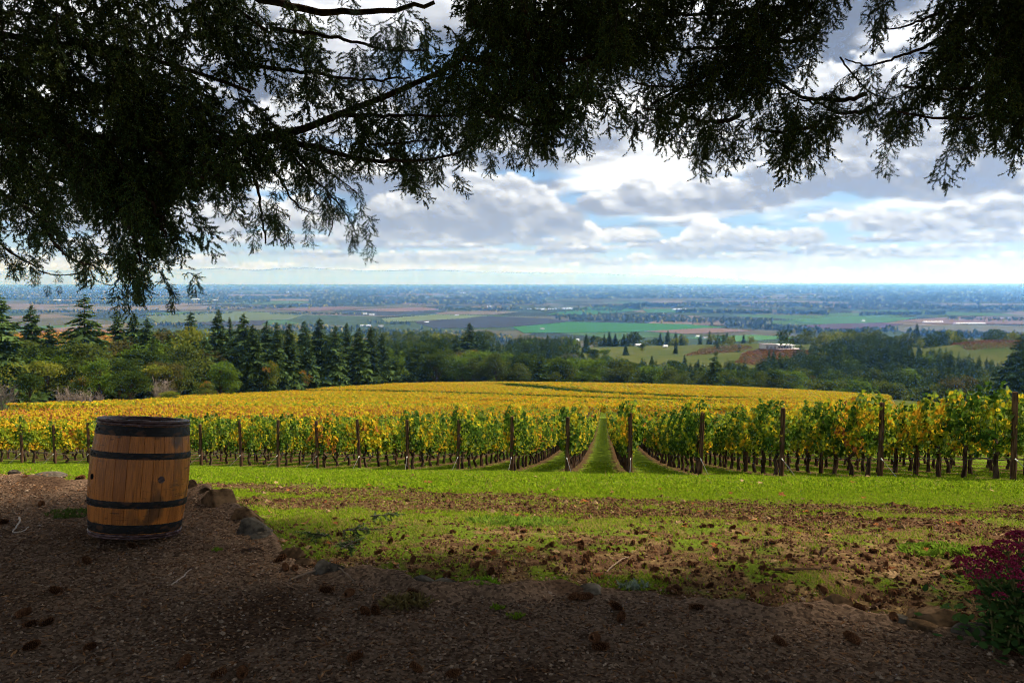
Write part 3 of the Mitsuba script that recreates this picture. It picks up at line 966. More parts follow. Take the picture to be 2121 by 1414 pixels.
def tree(kd, x, y, h, where, label=None, width=1.0):
    """one tree, h metres tall, standing at (x, y)"""
    z = float(HT(x, y)) - .25
    cat = kd.rsplit('_', 1)[0]
    name = {'conifer': 'conifer_tree', 'bare': 'bare_shrub'}.get(cat, 'leafy_tree')
    key = new(name)
    inst(key, 'g_' + kd, M4([x, y, z], RX(rngt.normal(0, .022)) @ RY(rngt.normal(0, .022)) @ RZ(rngt.random() * 6.283), [h * width * rngt.uniform(.85, 1.2), h * width * rngt.uniform(.85, 1.2), h]))
    if label:
        tag(key, label, 'shrub' if cat == 'bare' else 'tree')
    else:
        PENDING.setdefault((cat, where), []).append((proj([x, y, z])[0], key))
    return key


def tree_px(kd, px, ptop, y, where, label=None, width=1.0):
    p = at(px, ptop, y)
    h = p[2] - float(HT(p[0], y)) + .25
    return tree(kd, p[0], y, max(h, 2), where, label, width)


def cn(i=None):
    return f'conifer_{rngt.choice([0, 1, 2, 3, 5]) if i is None else i}'


LW = 'in the wood left of the vineyard'
# single trees of the left wood: (kind, x, top, depth, label, width)
for kd, px, pt, y, lb, w in [
    ('conifer_4', 170, 606, 232, 'tall wind-bent conifer with a lopsided top, highest at the left', 1.0),
    ('conifer_3', -12, 585, 205, 'large conifer cut off by the left edge of the picture', 1.1),
    ('conifer_0', 62, 628, 245, 'slim grey green conifer before the orange hill at the left', 1.0),
    ('conifer_1', 100, 668, 238, 'broad short conifer right of the slim one at the left', 1.0),
    ('conifer_2', 243, 640, 262, 'conifer with its top just under the lowest hanging bough', 1.2),
    ('conifer_0', 275, 645, 268, None, 1.1), ('conifer_3', 303, 655, 258, None, 1.0),
    ('conifer_1', 390, 641, 330, 'small round-topped conifer sticking out above golden leaves, left', 1.0),
    ('conifer_0', 447, 637, 300, 'pointed conifer with a high narrow top, left middle', 1.1), ('conifer_5', 470, 655, 306, None, .9),
    ('conifer_3', 502, 646, 270, 'stout conifer in the middle of the left wood', 1.25), ('conifer_1', 530, 668, 262, None, 1.2),
    ('conifer_0', 547, 662, 300, None, 1.0), ('conifer_2', 570, 665, 275, None, 1.1), ('conifer_5', 597, 666, 280, None, 1.1),
    ('conifer_0', 624, 662, 345, None, 1.0), ('conifer_1', 662, 656, 320, 'conifer with the highest top right of the left wood', 1.1), ('conifer_3', 690, 672, 310, None, 1.1),
    ('conifer_2', 719, 666, 330, None, 1.1), ('conifer_0', 741, 676, 318, None, 1.1), ('conifer_5', 768, 676, 326, None, 1.2), ('conifer_2', 640, 690, 290, None, 1.1), ('conifer_0', 795, 690, 350, None, 1.1),
    ('dark_0', 60, 772, 168, 'round dark green tree at the vineyard edge, far left', 1.0), ('dark_1', 268, 762, 178, 'round dark green tree behind the barrel, right of the grey shrubs', .95), ('dark_0', 245, 772, 181, None, .95),
    ('green_0', 205, 742, 200, 'bright green leafy tree above the grey shrubs', 1.0), ('orange_0', 168, 775, 196, 'leafy tree with an orange patch above the grey shrubs', .8),
    ('yellow_1', 20, 742, 206, None, 1.1), ('yellow_0', 95, 742, 210, None, 1.1), ('green_1', 120, 728, 222, None, 1.2), ('oak_1', 160, 748, 214, None, 1.1), ('oak_0', 40, 700, 228, None, 1.2), ('dark_1', 95, 708, 226, None, 1.1),
    ('bare_0', 130, 802, 164, None, 1.3), ('bare_1', 155, 806, 166, None, 1.2), ('bare_0', 180, 808, 168, None, 1.2), ('bare_1', 206, 812, 170, None, 1.1), ('bare_0', 8, 796, 164, None, 1.3), ('bare_1', -20, 800, 160, None, 1.2), ('bare_0', 330, 785, 200, None, 1.3), ('bare_1', 350, 800, 202, None, 1.1),
    ('yellow_0', 348, 808, 190, 'small yellow green bush at the field corner', 1.2), ('green_0', 362, 812, 190, None, 1.1), ('orange_1', 428, 788, 226, 'bushy tree with red leaf tips by the white rail', 1.05), ('green_1', 455, 746, 236, 'light green tree in front of the stout conifer', .9), ('green_0', 476, 762, 234, None, .9),
    ('orange_0', 555, 745, 262, None, .8), ('oak_1', 205, 680, 262, None, 1.3), ('brown_0', 225, 700, 252, None, 1.1), ('oak_0', 330, 712, 255, None, 1.2), ('dark_0', 300, 722, 240, None, 1.2), ('oak_1', 370, 742, 238, None, 1.1), ('brown_1', 340, 745, 228, None, 1.1),
    ('yellow_1', 395, 672, 318, 'golden tree crown below the round-topped conifer', 1.0), ('yellow_0', 318, 750, 225, None, .9), ('brown_0', 410, 722, 262, None, 1.0), ('conifer_3', 425, 695, 262, None, 1.2), ('conifer_1', 395, 735, 250, None, 1.3), ('dark_1', 255, 735, 226, None, 1.2), ('conifer_5', 350, 690, 290, None, 1.2),
    ('brown_1', 348, 676, 330, None, 1.1), ('brown_0', 310, 680, 330, None, 1.0), ('dark_0', 615, 725, 292, None, 1.0), ('orange_1', 625, 765, 285, None, .9),
]:
    tree_px(kd, px, pt, y, LW, lb, w)
for i in range(88):
    px = rngt.uniform(-30, 860)
    y = np.interp(px, [0, 330, 640, 830], [205, 235, 315, 385]) + rngt.uniform(0, 60)
    sky_ = np.interp(px, [0, 60, 130, 200, 330, 480, 640, 760, 830], [690, 700, 700, 690, 700, 690, 700, 700, 715])
    tree_px(cn() if rngt.random() < .62 or px > 480 else rngt.choice(['oak_0', 'dark_1', 'brown_0', 'green_1', 'oak_1']), px, sky_ + rngt.uniform(5, 75), y, LW, None, rngt.uniform(1.0, 1.3))

# the wood in the hollow behind the crest
CW = 'in the wood behind the vineyard crest'
for kd, px, pt, y, lb, w in [
    ('conifer_1', 968, 666, 560, 'tall conifer rising above the leafy wood, middle left', 1.1), ('conifer_3', 1008, 684, 540, 'conifer close right of the tallest one behind the crest', 1.1), ('conifer_0', 945, 690, 545, None, 1.0), ('conifer_2', 1058, 712, 520, None, 1.0),
    ('brown_1', 965, 716, 455, 'reddish brown crown under the tall conifer behind the crest', .7), ('orange_0', 985, 722, 440, None, 1.0), ('dark_1', 846, 698, 440, None, .9), ('dark_0', 898, 695, 470, None, .9),
    ('conifer_5', 995, 735, 420, 'broad conifer behind the crest among leafy trees', 1.4), ('dark_0', 1090, 730, 425, 'big dark leafy crown behind the crest, middle', 1.2), ('dark_1', 1145, 738, 430, None, 1.15), ('oak_0', 1080, 755, 400, None, 1.1),
    ('dark_1', 1240, 738, 440, 'wide dark crown behind the end of the grassy lane', 1.35), ('dark_0', 1275, 745, 436, None, 1.2), ('grey_0', 1372, 757, 470, 'pale grey green crown behind the crest, right of the lane', 1.3), ('grey_1', 1395, 762, 465, None, 1.2), ('green_0', 1330, 778, 430, None, 1.0), ('grey_1', 1180, 728, 620, None, 1.1), ('green_1', 1010, 745, 400, None, 1.0),
]:
    tree_px(kd, px, pt, y, CW, lb, w)
for i in range(180):
    px = rngt.uniform(800, 1640)
    y = rngt.uniform(385, 470)
    env = np.interp(px, [800, 850, 930, 1050, 1180, 1300, 1420, 1560], [706, 706, 716, 730, 738, 744, 756, 764])
    tree_px(rngt.choice(['oak_0', 'oak_1', 'dark_0', 'dark_1', 'green_0', 'dark_0', 'conifer_5', 'conifer_3', 'conifer_1', 'conifer_0']), px, env + rngt.uniform(0, 1) ** 1.5 * 34, y, CW, None, rngt.uniform(.9, 1.25))
tree_px('conifer_4', 1478, 724, 352, '', 'lone ragged conifer standing by itself on the vineyard crest', .9)

# wooded hill at the right, in rows from near to far
RW = 'on the wooded hill at the right'
for i in range(150):
    px = rngt.uniform(1430, 2150)
    y = rngt.uniform(430, 900)
    t = (y - 430) / 470
    env_far = np.interp(px, [1430, 1500, 1560, 1620, 1680, 1740, 1780, 1840, 1880, 1920, 1990, 2060, 2150], [742, 752, 738, 728, 706, 694, 688, 690, 704, 722, 728, 742, 742])
    env_near = np.interp(px, [1430, 1560, 1700, 1850, 2000, 2150], [772, 778, 786, 778, 768, 766])
    pt = env_near * (1 - t) + env_far * t + abs(rngt.normal(0, 7))
    leafy = (t < .35 and rngt.random() < .55) or rngt.random() < .10
    p = at(px, pt, y)
    h = p[2] - float(HT(p[0], y))
    if h < 7:
        continue
    h = min(h, rngt.uniform(22, 34))
    tree(rngt.choice(['dark_0', 'oak_0', 'dark_1', 'oak_1', 'brown_1', 'dark_0']) if leafy else cn(), p[0], y, h, RW, None, rngt.uniform(.85, 1.15) * (1.0 if h > 14 else 1.3))
for kd, px, pt, y, lb, w in [('conifer_1', 2112, 692, 420, 'big dark conifer by the right edge, behind the vines', 1.2), ('conifer_3', 2126, 704, 400, None, 1.2), ('conifer_2', 1592, 722, 700, 'slender twin conifer by the red vineyard, left of the pair', .8), ('conifer_0', 1602, 724, 702, 'slender twin conifer by the red vineyard, right of the pair', .8), ('conifer_0', 1900, 668, 1300, 'tall conifer far off at the right, above the wooded hill', 1.0), ('conifer_3', 2088, 738, 640, None, 1.1)]:
    tree_px(kd, px, pt, y, RW, lb, w)
# conifer plantation and farm trees in the middle distance
MW = 'in the plantation beyond the hollow'
for i in range(50):
    px = rngt.uniform(1040, 1215)
    y = rngt.uniform(620, 980)
    env = np.interp(px, [1040, 1080, 1130, 1180, 1215], [700, 690, 688, 695, 712])
    t = (y - 620) / 360
    pt = (env + 42) * (1 - t) + env * t + abs(rngt.normal(0, 5))
    p = at(px, pt, y)
    tree(cn(), p[0], y, float(np.clip(p[2] - float(HT(p[0], y)), 7, 27)), MW, None, rngt.uniform(.8, 1.1))
FW = 'around the farm beyond the plantation'
for px, pt, y, k in [(1195, 708, 760, 'c'), (1215, 690, 900, 'c'), (1262, 684, 1150, 'c'), (1252, 690, 1140, 'c'), (1275, 690, 1160, 'c'), (1292, 690, 1180, 'c'), (1300, 692, 1180, 'c'), (1315, 690, 1190, 'c'), (1296, 706, 860, 'c'), (1368, 686, 1200, 'c'), (1383, 682, 1200, 'c'), (1398, 686, 1190, 'c'), (1412, 692, 1180, 'c'), (1330, 712, 900, 'd'), (1230, 722, 700, 'd'), (1255, 722, 720, 'g'), (1450, 690, 1250, 'c'), (1470, 684, 1250, 'c'), (1488, 690, 1240, 'c'), (1505, 686, 1260, 'c'), (1520, 692, 1240, 'c'), (1540, 690, 1250, 'c'), (1400, 700, 900, 'c'), (1350, 735, 640, 'c'), (1420, 735, 640, 'c'), (1445, 742, 600, 'c'), (1395, 745, 580, 'd')]:
    tree_px({'c': cn(), 'd': 'dark_0', 'g': 'green_0'}[k], px, pt, y, FW, None, 1.0)
for (cat, where), L in PENDING.items():
    L.sort()
    for i, (_, key) in enumerate(L):
        tag(key, f'{nth(i)} {WORD[cat]} from the left {where}', 'shrub' if cat == 'bare' else 'tree', f'{WORD[cat]}s {where}')

# ------------------------------------------------------------------ the valley: fields, woods, farms
def valley(px, py):
    r = ray(np.asarray(px, float), np.asarray(py, float))
    k = (ZV - EYE) / r[..., 2]
    return r[..., :2] * k[..., None]


FIELDS = [  # (corners in sight order, colour, words)
    ([(1062, 678), (1180, 667), (1420, 672), (1500, 678), (1300, 688), (1085, 690)], (.050, .150, .035), 'bright green field in the middle of the valley'),
    ([(1300, 684), (1370, 677), (1500, 681), (1560, 686), (1420, 692)], (.20, .12, .075), 'pinkish bare field right of the bright green field'),
    ([(1130, 652), (1215, 636), (1290, 636), (1330, 642), (1230, 652)], (.055, .14, .04), 'green field behind the white greenhouses'),
    ([(1330, 640), (1480, 640), (1540, 646), (1340, 648)], (.06, .13, .045), 'green strip right of the greenhouses'),
    ([(720, 642), (870, 637), (940, 641), (820, 646)], (.20, .125, .10), 'rosy bare field at the left of the valley'),
    ([(790, 660), (900, 652), (1010, 654), (960, 660), (800, 668)], (.15, .17, .06), 'pale green field in the left of the valley'),
    ([(860, 668), (1000, 655), (1130, 660), (1190, 666), (1040, 678), (900, 680)], (.055, .055, .05), 'dark grey orchard field in the middle left'),
    ([(700, 652), (820, 642), (930, 646), (800, 654)], (.06, .065, .06), 'dark orchard strip below the rosy field'),
    ([(60, 642), (180, 634), (330, 636), (520, 634), (600, 637), (260, 645)], (.19, .15, .10), 'tan field at the far left of the valley'),
    ([(300, 655), (470, 645), (640, 650), (600, 662), (330, 670)], (.13, .15, .055), 'pale green meadow behind the left wood'),
    ([(310, 672), (420, 655), (560, 660), (540, 674)], (.065, .06, .055), 'grey ploughed field behind the left wood'),
    ([(560, 640), (700, 635), (760, 638), (640, 645)], (.17, .11, .085), 'small rosy field left of the middle'),
    ([(1620, 664), (1760, 655), (1900, 658), (1840, 668), (1700, 672)], (.07, .15, .05), 'green field right of the winery'),
    ([(1650, 676), (1760, 668), (1870, 671), (1830, 680), (1720, 682)], (.10, .062, .070), 'dark purple ploughed field right of the winery'),
    ([(1860, 664), (2000, 655), (2130, 660), (2130, 672), (1920, 670)], (.19, .125, .10), 'rosy field behind the long white barns'),
    ([(1840, 680), (1990, 672), (2130, 676), (2130, 690), (1880, 690)], (.13, .12, .075), 'stubble field in front of the long white barns'),
    ([(1420, 700), (1560, 694), (1660, 700), (1520, 708)], (.09, .19, .045), 'lime green field left of the winery'),
    ([(1180, 606), (1330, 603), (1460, 605), (1300, 609)], (.10, .12, .05), 'thin pale field near the horizon, right of the middle'),
    ([(520, 606), (700, 603), (800, 605), (600, 609)], (.13, .14, .07), 'thin pale field near the horizon, left'),
    ([(800, 614), (960, 610), (1060, 613), (880, 618)], (.12, .13, .07), 'pale strip of field, left of the middle distance'),
    ([(1500, 616), (1620, 611), (1760, 614), (1600, 619)], (.14, .12, .08), 'tan strip of field, right of the middle distance'),
    ([(1800, 634), (2000, 628), (2120, 631), (1900, 638)], (.17, .14, .09), 'tan strip before the dark woods at the right'),
    ([(140, 622), (330, 616), (470, 619), (250, 627)], (.11, .14, .06), 'pale green strip far left'),
    ([(400, 628), (600, 623), (720, 626), (560, 631)], (.09, .13, .05), 'green strip left of the middle distance'),
    ([(930, 628), (1080, 625), (1150, 628), (1000, 632)], (.12, .11, .07), 'stubble strip in the middle distance'),
    ([(1420, 626), (1540, 622), (1640, 625), (1500, 630)], (.15, .12, .09), 'brownish strip in the middle distance, right'),
]


def f_fieldcol(c):
    def fn(p, n, uv):
        return mi.Color3f(*c) * (0.82 + 0.36 * fbm(p.x * .012, p.y * .03, 0.0, 3))
    return fn


import shapely
for i, (pp, c, words) in enumerate(FIELDS):
    w = valley([q[0] for q in pp], [q[1] for q in pp])
    poly = shapely.Polygon(w)
    if not poly.is_valid:
        poly = poly.convex_hull
    d = float(np.median(w[:, 1]))
    poly = poly.segmentize(max(60, d / 40))
    m = trimesh.creation.extrude_polygon(poly, 1.2, engine='earcut')
    m.apply_translation([0, 0, 0])
    v = np.array(m.vertices)
    v[:, 2] += HT(v[:, 0], v[:, 1]) + .15 + d / 6000
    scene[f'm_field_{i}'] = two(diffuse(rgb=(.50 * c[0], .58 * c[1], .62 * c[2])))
    key = new('field')
    scene[key] = mikit.ply(trimesh.Trimesh(v, m.faces, process=False), f'm_field_{i}', False)
    tag(key, words, 'field', kind='structure')

# far woods: thousands of small crowns as one mass
def far_wood():
    rng = np.random.default_rng(123)
    P, H_, Cn = [], [], []

    def strip(x0, y0, x1, y1, n, jit, h0, h1, con):
        t = rng.random(n)
        px = x0 + (x1 - x0) * t
        py = y0 + (y1 - y0) * t + rng.normal(0, jit, n)
        P.append(valley(px, np.maximum(py, 588.2)))
        H_.append(rng.uniform(h0, h1, n))
        Cn.append(rng.random(n) < con)
    # woods seen in the photograph
    for a in [(0, 648, 330, 644, 260, 1.2, 12, 22, .5), (60, 628, 560, 626, 700, 1.8, 14, 24, .7), (280, 655, 480, 648, 150, 1.2, 10, 18, .6), (560, 650, 760, 652, 160, 1.0, 10, 18, .5), (430, 640, 700, 632, 380, 2.0, 14, 24, .6), (640, 624, 1130, 628, 1500, 2.6, 16, 26, .6), (900, 640, 1290, 643, 420, 2.2, 12, 22, .4),
              (1150, 656, 1600, 668, 620, 3.2, 14, 24, .4), (1240, 654, 1420, 658, 160, 2.0, 14, 24, .4), (1220, 635, 1330, 640, 200, 1.6, 16, 24, .9), (1290, 634, 1560, 630, 800, 2.0, 18, 28, .9), (1400, 646, 1720, 650, 600, 1.4, 18, 28, .8), (1560, 632, 2130, 640, 1300, 2.8, 18, 28, .8), (1700, 620, 2130, 622, 1000, 3.0, 18, 28, .8), (1780, 652, 1960, 650, 300, 1.2, 18, 26, .9),
              (1500, 672, 1720, 690, 380, 3.0, 14, 24, .7), (1700, 690, 1860, 684, 200, 2.0, 12, 22, .7), (1880, 692, 2130, 700, 300, 3.0, 16, 26, .8), (1960, 660, 2130, 664, 160, 1.6, 12, 20, .6), (760, 690, 960, 702, 420, 4.0, 14, 24, .4), (560, 676, 800, 690, 200, 4.0, 12, 20, .4), (760, 668, 850, 672, 60, 1.4, 12, 20, .8), (300, 672, 420, 676, 90, 2, 12, 20, .6), (860, 700, 1060, 706, 240, 3.0, 14, 24, .3), (1180, 660, 1420, 664, 260, 2.0, 12, 20, .3)]:
        strip(*a)
    # the belt of woods towards the horizon
    for _ in range(330):
        py = 590 + 30 * rng.random() ** 1.5
        px, ln = rng.uniform(-100, 2200), rng.uniform(40, 360)
        strip(px - ln / 2, py + rng.normal(0, .8), px + ln / 2, py + rng.normal(0, .8), int(ln * .45), .20 + (py - 588) * .02, 18, 30, .6)
    p, h, c = np.vstack(P), np.concatenate(H_), np.concatenate(Cn)
    d = p[:, 1]
    wdt = np.where(c, .26, .55) * h * np.clip(d / 5000, 1, 3.2)
    n = len(p)
    z = HT(p[:, 0], p[:, 1])
    # conifers: five-sided cones; leafy trees: rounded lumps of two rings
    k = 5
    ang = (np.arange(k) * 2 * np.pi / k)[None] + rng.random((n, 1)) * 6
    rr = wdt[:, None] * rng.uniform(.7, 1.2, (n, k)) * .6
    zz0 = z[:, None] + h[:, None] * np.where(c[:, None], .04, .12) + 0 * ang
    zz1 = z[:, None] + h[:, None] * np.where(c[:, None], .42, .66) + rng.normal(0, .05, (n, k)) * h[:, None]
    r1 = rr * np.where(c[:, None], .62, .95)
    base = np.stack([p[:, :1] + rr * np.cos(ang), p[:, 1:] + rr * np.sin(ang), zz0], -1)
    mid = np.stack([p[:, :1] + r1 * np.cos(ang + .5), p[:, 1:] + r1 * np.sin(ang + .5), zz1], -1)
    top = np.stack([p[:, 0], p[:, 1], z + h], -1)[:, None]
    v = np.concatenate([base, mid, top], 1).reshape(-1, 3)
    i = np.arange(k)
    f0 = np.vstack([np.stack([i, (i + 1) % k, i + k], 1), np.stack([(i + 1) % k, (i + 1) % k + k, i + k], 1), np.stack([i + k, (i + 1) % k + k, i * 0 + 2 * k], 1)])
    f = (f0[None] + (np.arange(n) * (2 * k + 1))[:, None, None]).reshape(-1, 3)
    col = np.where(c[:, None], [.018, .036, .018], [.035, .052, .018]) * rng.uniform(.7, 1.3, (n, 1))
    gold = (~c) & (rng.random(n) < .16)
    col = np.where(gold[:, None], np.array([.20, .17, .03]) * rng.uniform(.5, 1.2, (n, 1)), col)
    return mikit.ply((v, f), 'm_cover', False, color=np.repeat(col, 2 * k + 1, 0))


scene['valley_woodland'] = far_wood()
tag('valley_woodland', 'blue green belts of woodland and hedges across the wide valley floor', 'woodland', kind='stuff')
# nearer slopes between the hollow and the valley floor
def slope_wood():
    rng = np.random.default_rng(321)
    for i in range(2300):
        y = 900 + 1400 * rng.random() ** 1.5
        px = rng.uniform(-60, 2180)
        x = (px - 1060) / F * y
        if 1030 < px < 1700 and y < 1500 and meshkit.fbm(np.array([x / 160, y / 160, 2.0]), 2, 8) < .56:
            continue
        h = rng.uniform(13, 24)
        if proj([x, y, float(HT(x, y)) + h])[1] < 674:
            continue
        g = 'tiny_' + ('conifer_%d' % rng.integers(3) if rng.random() < .6 else rng.choice(['dark', 'oak', 'yellow']))
        yield g, M4([x, y, float(HT(x, y)) - .3], RZ(rng.random() * 6), [h, h, h])


for g_, lod in [(f'conifer_{i}', (.21, 24, 7)) for i in (0, 1, 2, 3, 5)]:
    (tv, tf), (v, f, c) = conifer_mesh(hash(g_) % 97 if False else 140 + int(g_[-1]), *lod, .35, .03, [1.2, 1.6, 2.1, 1.4, 1.9, 1.7][int(g_[-1])])
    scene[f'g_far_{g_}'] = {'type': 'shapegroup', 'crown': mikit.ply((v, f), 'm_cover', False, color=c)}
for n_ in ('dark', 'oak', 'brown', 'yellow', 'green'):
    m, (v, f, c) = broad_mesh(170 + len(n_), BROAD[n_][0], BROAD[n_][1], .46, 900, .052)
    for j in range(2):
        scene[f'g_far_{n_}_{j}'] = {'type': 'shapegroup', 'crown': mikit.ply((v, f), 'm_leaf', False, color=c)}
for j in range(3):
    (tv, tf), (v, f, c) = conifer_mesh(240 + j, .21, 12, 5, .35, .03, [1.3, 1.7, 2.0][j])
    scene[f'g_far_tiny_conifer_{j}'] = {'type': 'shapegroup', 'crown': mikit.ply((v, f), 'm_cover', False, color=c)}
for n_ in ('dark', 'oak', 'yellow'):
    m, (v, f, c) = broad_mesh(270 + len(n_), BROAD[n_][0], BROAD[n_][1], .46, 260, .095)
    scene[f'g_far_tiny_{n_}'] = {'type': 'shapegroup', 'crown': mikit.ply((v, f), 'm_leaf', False, color=c)}
for i, (g, mat) in enumerate(slope_wood()):
    inst(f'slope_woodland__{i + 1:03d}', f'g_far_{g}', mat)
tag('slope_woodland', 'mixed woodland on the lower slopes between the hollow and the valley floor', 'woodland', kind='stuff')

def hollow_wood():
    rng = np.random.default_rng(654)
    X = [800, 860, 1040, 1062, 1190, 1202, 1400, 1430, 1560, 1620, 1680, 1740, 1780, 1840, 1880, 1920, 1990, 2060, 2190]
    Y = [700, 704, 704, 690, 690, 730, 741, 740, 736, 726, 712, 696, 690, 690, 703, 711, 717, 738, 740]
    n = 9000
    px, y, h = rng.uniform(800, 2190, n), np.sqrt(rng.uniform(430 ** 2, 960 ** 2, n)), rng.uniform(15, 29, n)
    x = (px - 1060.5) / F * y
    z = HT(x, y)
    top = proj(np.stack([x, y, z + h], 1))[1]
    ok = (top > np.interp(px, X, Y)) & (top < 812)
    for x_, y_, z_, h_ in list(zip(x[ok], y[ok], z[ok], h[ok]))[:2100]:
        leafy = rng.random() < np.clip((640 - y_) / 300, .08, .6)
        g = rng.choice(['dark_0', 'oak_1', 'oak_0', 'green_0', 'dark_1']) if leafy else cn()
        w = h_ * (.9 if leafy else rng.uniform(.85, 1.15))
        yield g, M4([x_, y_, z_ - .3], RZ(rng.random() * 6), [w, w, h_ * (.8 if leafy else 1)])


for i, (g, mat) in enumerate(hollow_wood()):
    inst(f'hollow_woodland__{i + 1:03d}', f'g_far_{g}', mat)
tag('hollow_woodland', 'dense dark wood filling the hollow and the hill beyond the vineyard crest', 'woodland', kind='stuff')

# red and orange vineyards on the hills right and left
def hill_vines(name, poly_px, col, words, ncol):
    c = np.array([ground(*q)[:2] for q in poly_px])
    poly = shapely.Polygon(c).buffer(0)
    x0, y0, x1, y1 = poly.bounds
    rng = np.random.default_rng(ncol)
    m = MB()
    for s in np.arange(x0, x1, 3.0):
        a = np.arange(y0, y1, 1.6)
        xs = s + .10 * (a - y0) * 0 + rng.normal(0, .1, len(a))
        pts = np.stack([xs, a], 1)
        ok = shapely.contains_xy(poly, pts)
        pts = pts[ok]
        if not len(pts):
            continue
        n = len(pts) * 3
        q = np.repeat(pts, 3, 0)
        p = np.stack([q[:, 0] + rng.normal(0, .3, n), q[:, 1] + rng.uniform(-.8, .8, n), HT(q[:, 0], q[:, 1]) + rng.uniform(.5, 1.7, n)], 1)
        d1 = unit(rng.normal(0, 1, (n, 3)))
        d2 = unit(np.cross(d1, rng.normal(0, 1, (n, 3))))
        v, f = cards(p, d1, d2, rng.uniform(.7, 1.2, n), rng.uniform(.8, 1.4, n))
        m.add(v, f, np.repeat(np.array(col)[rng.integers(len(col), size=n)] * rng.uniform(.7, 1.2, (n, 1)), 3, 0))
    key = new('vineyard_block')
    scene[key] = m.ply('m_cover', False)
    tag(key, words, 'vineyard', kind='stuff')


RED = [(.16, .055, .025), (.22, .085, .035), (.11, .05, .025), (.20, .12, .05)]
ORG = [(.36, .16, .03), (.42, .22, .035), (.26, .12, .03), (.30, .20, .04)]
hill_vines('a', [(30, 716), (30, 690), (110, 682), (235, 684), (310, 692), (300, 712), (150, 735)], ORG, 'orange vineyard on the hill behind the left wood', 1)
hill_vines('b', [(1520, 752), (1548, 728), (1625, 722), (1690, 728), (1650, 745), (1580, 760)], RED, 'red vineyard below the white winery building', 2)
hill_vines('c', [(1415, 738), (1450, 724), (1540, 716), (1560, 722), (1500, 732)], [(.20, .11, .05), (.15, .075, .035), (.12, .085, .04)], 'brownish vineyard left of the winery building', 3)
hill_vines('d', [(1890, 722), (1960, 716), (2121, 708), (2121, 722), (2000, 728)], RED, 'dark red vineyard on the hill near the right edge', 4)

# mountains along the horizon at the left
def mountains():
    px = np.linspace(-700, 1620, 260)
    top = np.interp(px, [-700, 0, 250, 460, 520, 640, 760, 860, 950, 1050, 1200, 1350, 1480, 1620], [566, 563, 560, 557, 560, 556, 562, 559, 562, 565, 567, 571, 576, 584])
    top = top + 3.0 * (meshkit.fbm(np.stack([px / 45, px * 0, px * 0], -1), 4, 5) - .5)
    V = []
    for f_, (dy, k) in enumerate([(-14000, 0), (-7000, .55), (0, 1), (9000, .7), (16000, 0)]):
        y = MTN + dy - 3000
        q = at(px, top, np.full_like(px, MTN))
        z = q[:, 2] - ZV
        ridge = 1 + .25 * (meshkit.fbm(np.stack([px / 30, px * 0 + f_ * 3, px * 0], -1), 3, 6) - .5) * (k < 1)
        V.append(np.stack([q[:, 0] * y / MTN, np.full_like(px, y), ZV - 30 + (z + 30) * k * ridge], -1))
    V = np.array(V)
    n1, n2 = V.shape[:2]
    i, j = np.meshgrid(np.arange(n1 - 1), np.arange(n2 - 1), indexing='ij')
    q = np.stack([i * n2 + j, i * n2 + j + 1, (i + 1) * n2 + j + 1, (i + 1) * n2 + j], -1).reshape(-1, 4)
    return mikit.ply((V.reshape(-1, 3), q), 'm_mountain', True)


scene['m_mountain'] = two(diffuse(rgb=(.17, .20, .23)))
scene['mountains'] = mountains()
tag('mountains', 'faint blue mountain range along the horizon at the left', 'mountains', kind='structure')


# ------------------------------------------------------------------ farms
scene['m_barn'] = two(diffuse(rgb=(.55, .55, .54)))
scene['m_roof'] = two(diffuse(rgb=(.20, .19, .19)))
scene['m_glassy'] = two({'type': 'principled', 'base_color': {'type': 'rgb', 'value': [0.04, 0.05, 0.06]}, 'roughness': 0.2, 'specular': 0.6})
scene['m_redroof'] = two(diffuse(rgb=(.22, .07, .05)))


def barn(px, py, wpx, words, hpx=None, yaw=.2, roof='m_roof', depth=.45, wall='m_barn', cat='barn'):
    g = ground(px, py)
    w = .9 * wpx / F * g[1]
    h = .62 * hpx / F * g[1]
    dpt = max(w * depth, h * 1.2)
    key = new('farm_building')
    R = M4(g, RZ(yaw))
    b = trimesh.creation.box([w, dpt, h])
    b.apply_translation([0, 0, h / 2 - .5])
    scene[key + '__wall'] = mikit.ply(b, wall, False, to_world=TF(R))
    rh = h * .55
    p = np.array([[-w / 2 - .3, -dpt / 2 - .4, h - .5], [w / 2 + .3, -dpt / 2 - .4, h - .5], [w / 2 + .3, dpt / 2 + .4, h - .5], [-w / 2 - .3, dpt / 2 + .4, h - .5], [-w / 2 - .3, 0, h + rh], [w / 2 + .3, 0, h + rh]])
    f = np.array([[0, 1, 5], [0, 5, 4], [2, 3, 4], [2, 4, 5], [0, 4, 3], [1, 2, 5], [0, 3, 2], [0, 2, 1]])
    scene[key + '__roof'] = mikit.ply((p + [0, 0, .02], f), roof, False, to_world=TF(R))
    d = trimesh.creation.box([w * .18, .3, h * .6])
    d.apply_translation([-w * .2, -dpt / 2 - .05, h * .3 - .5])
    scene[key + '__door'] = mikit.ply(d, 'm_glassy', False, to_world=TF(R))
    tag(key, words, cat)


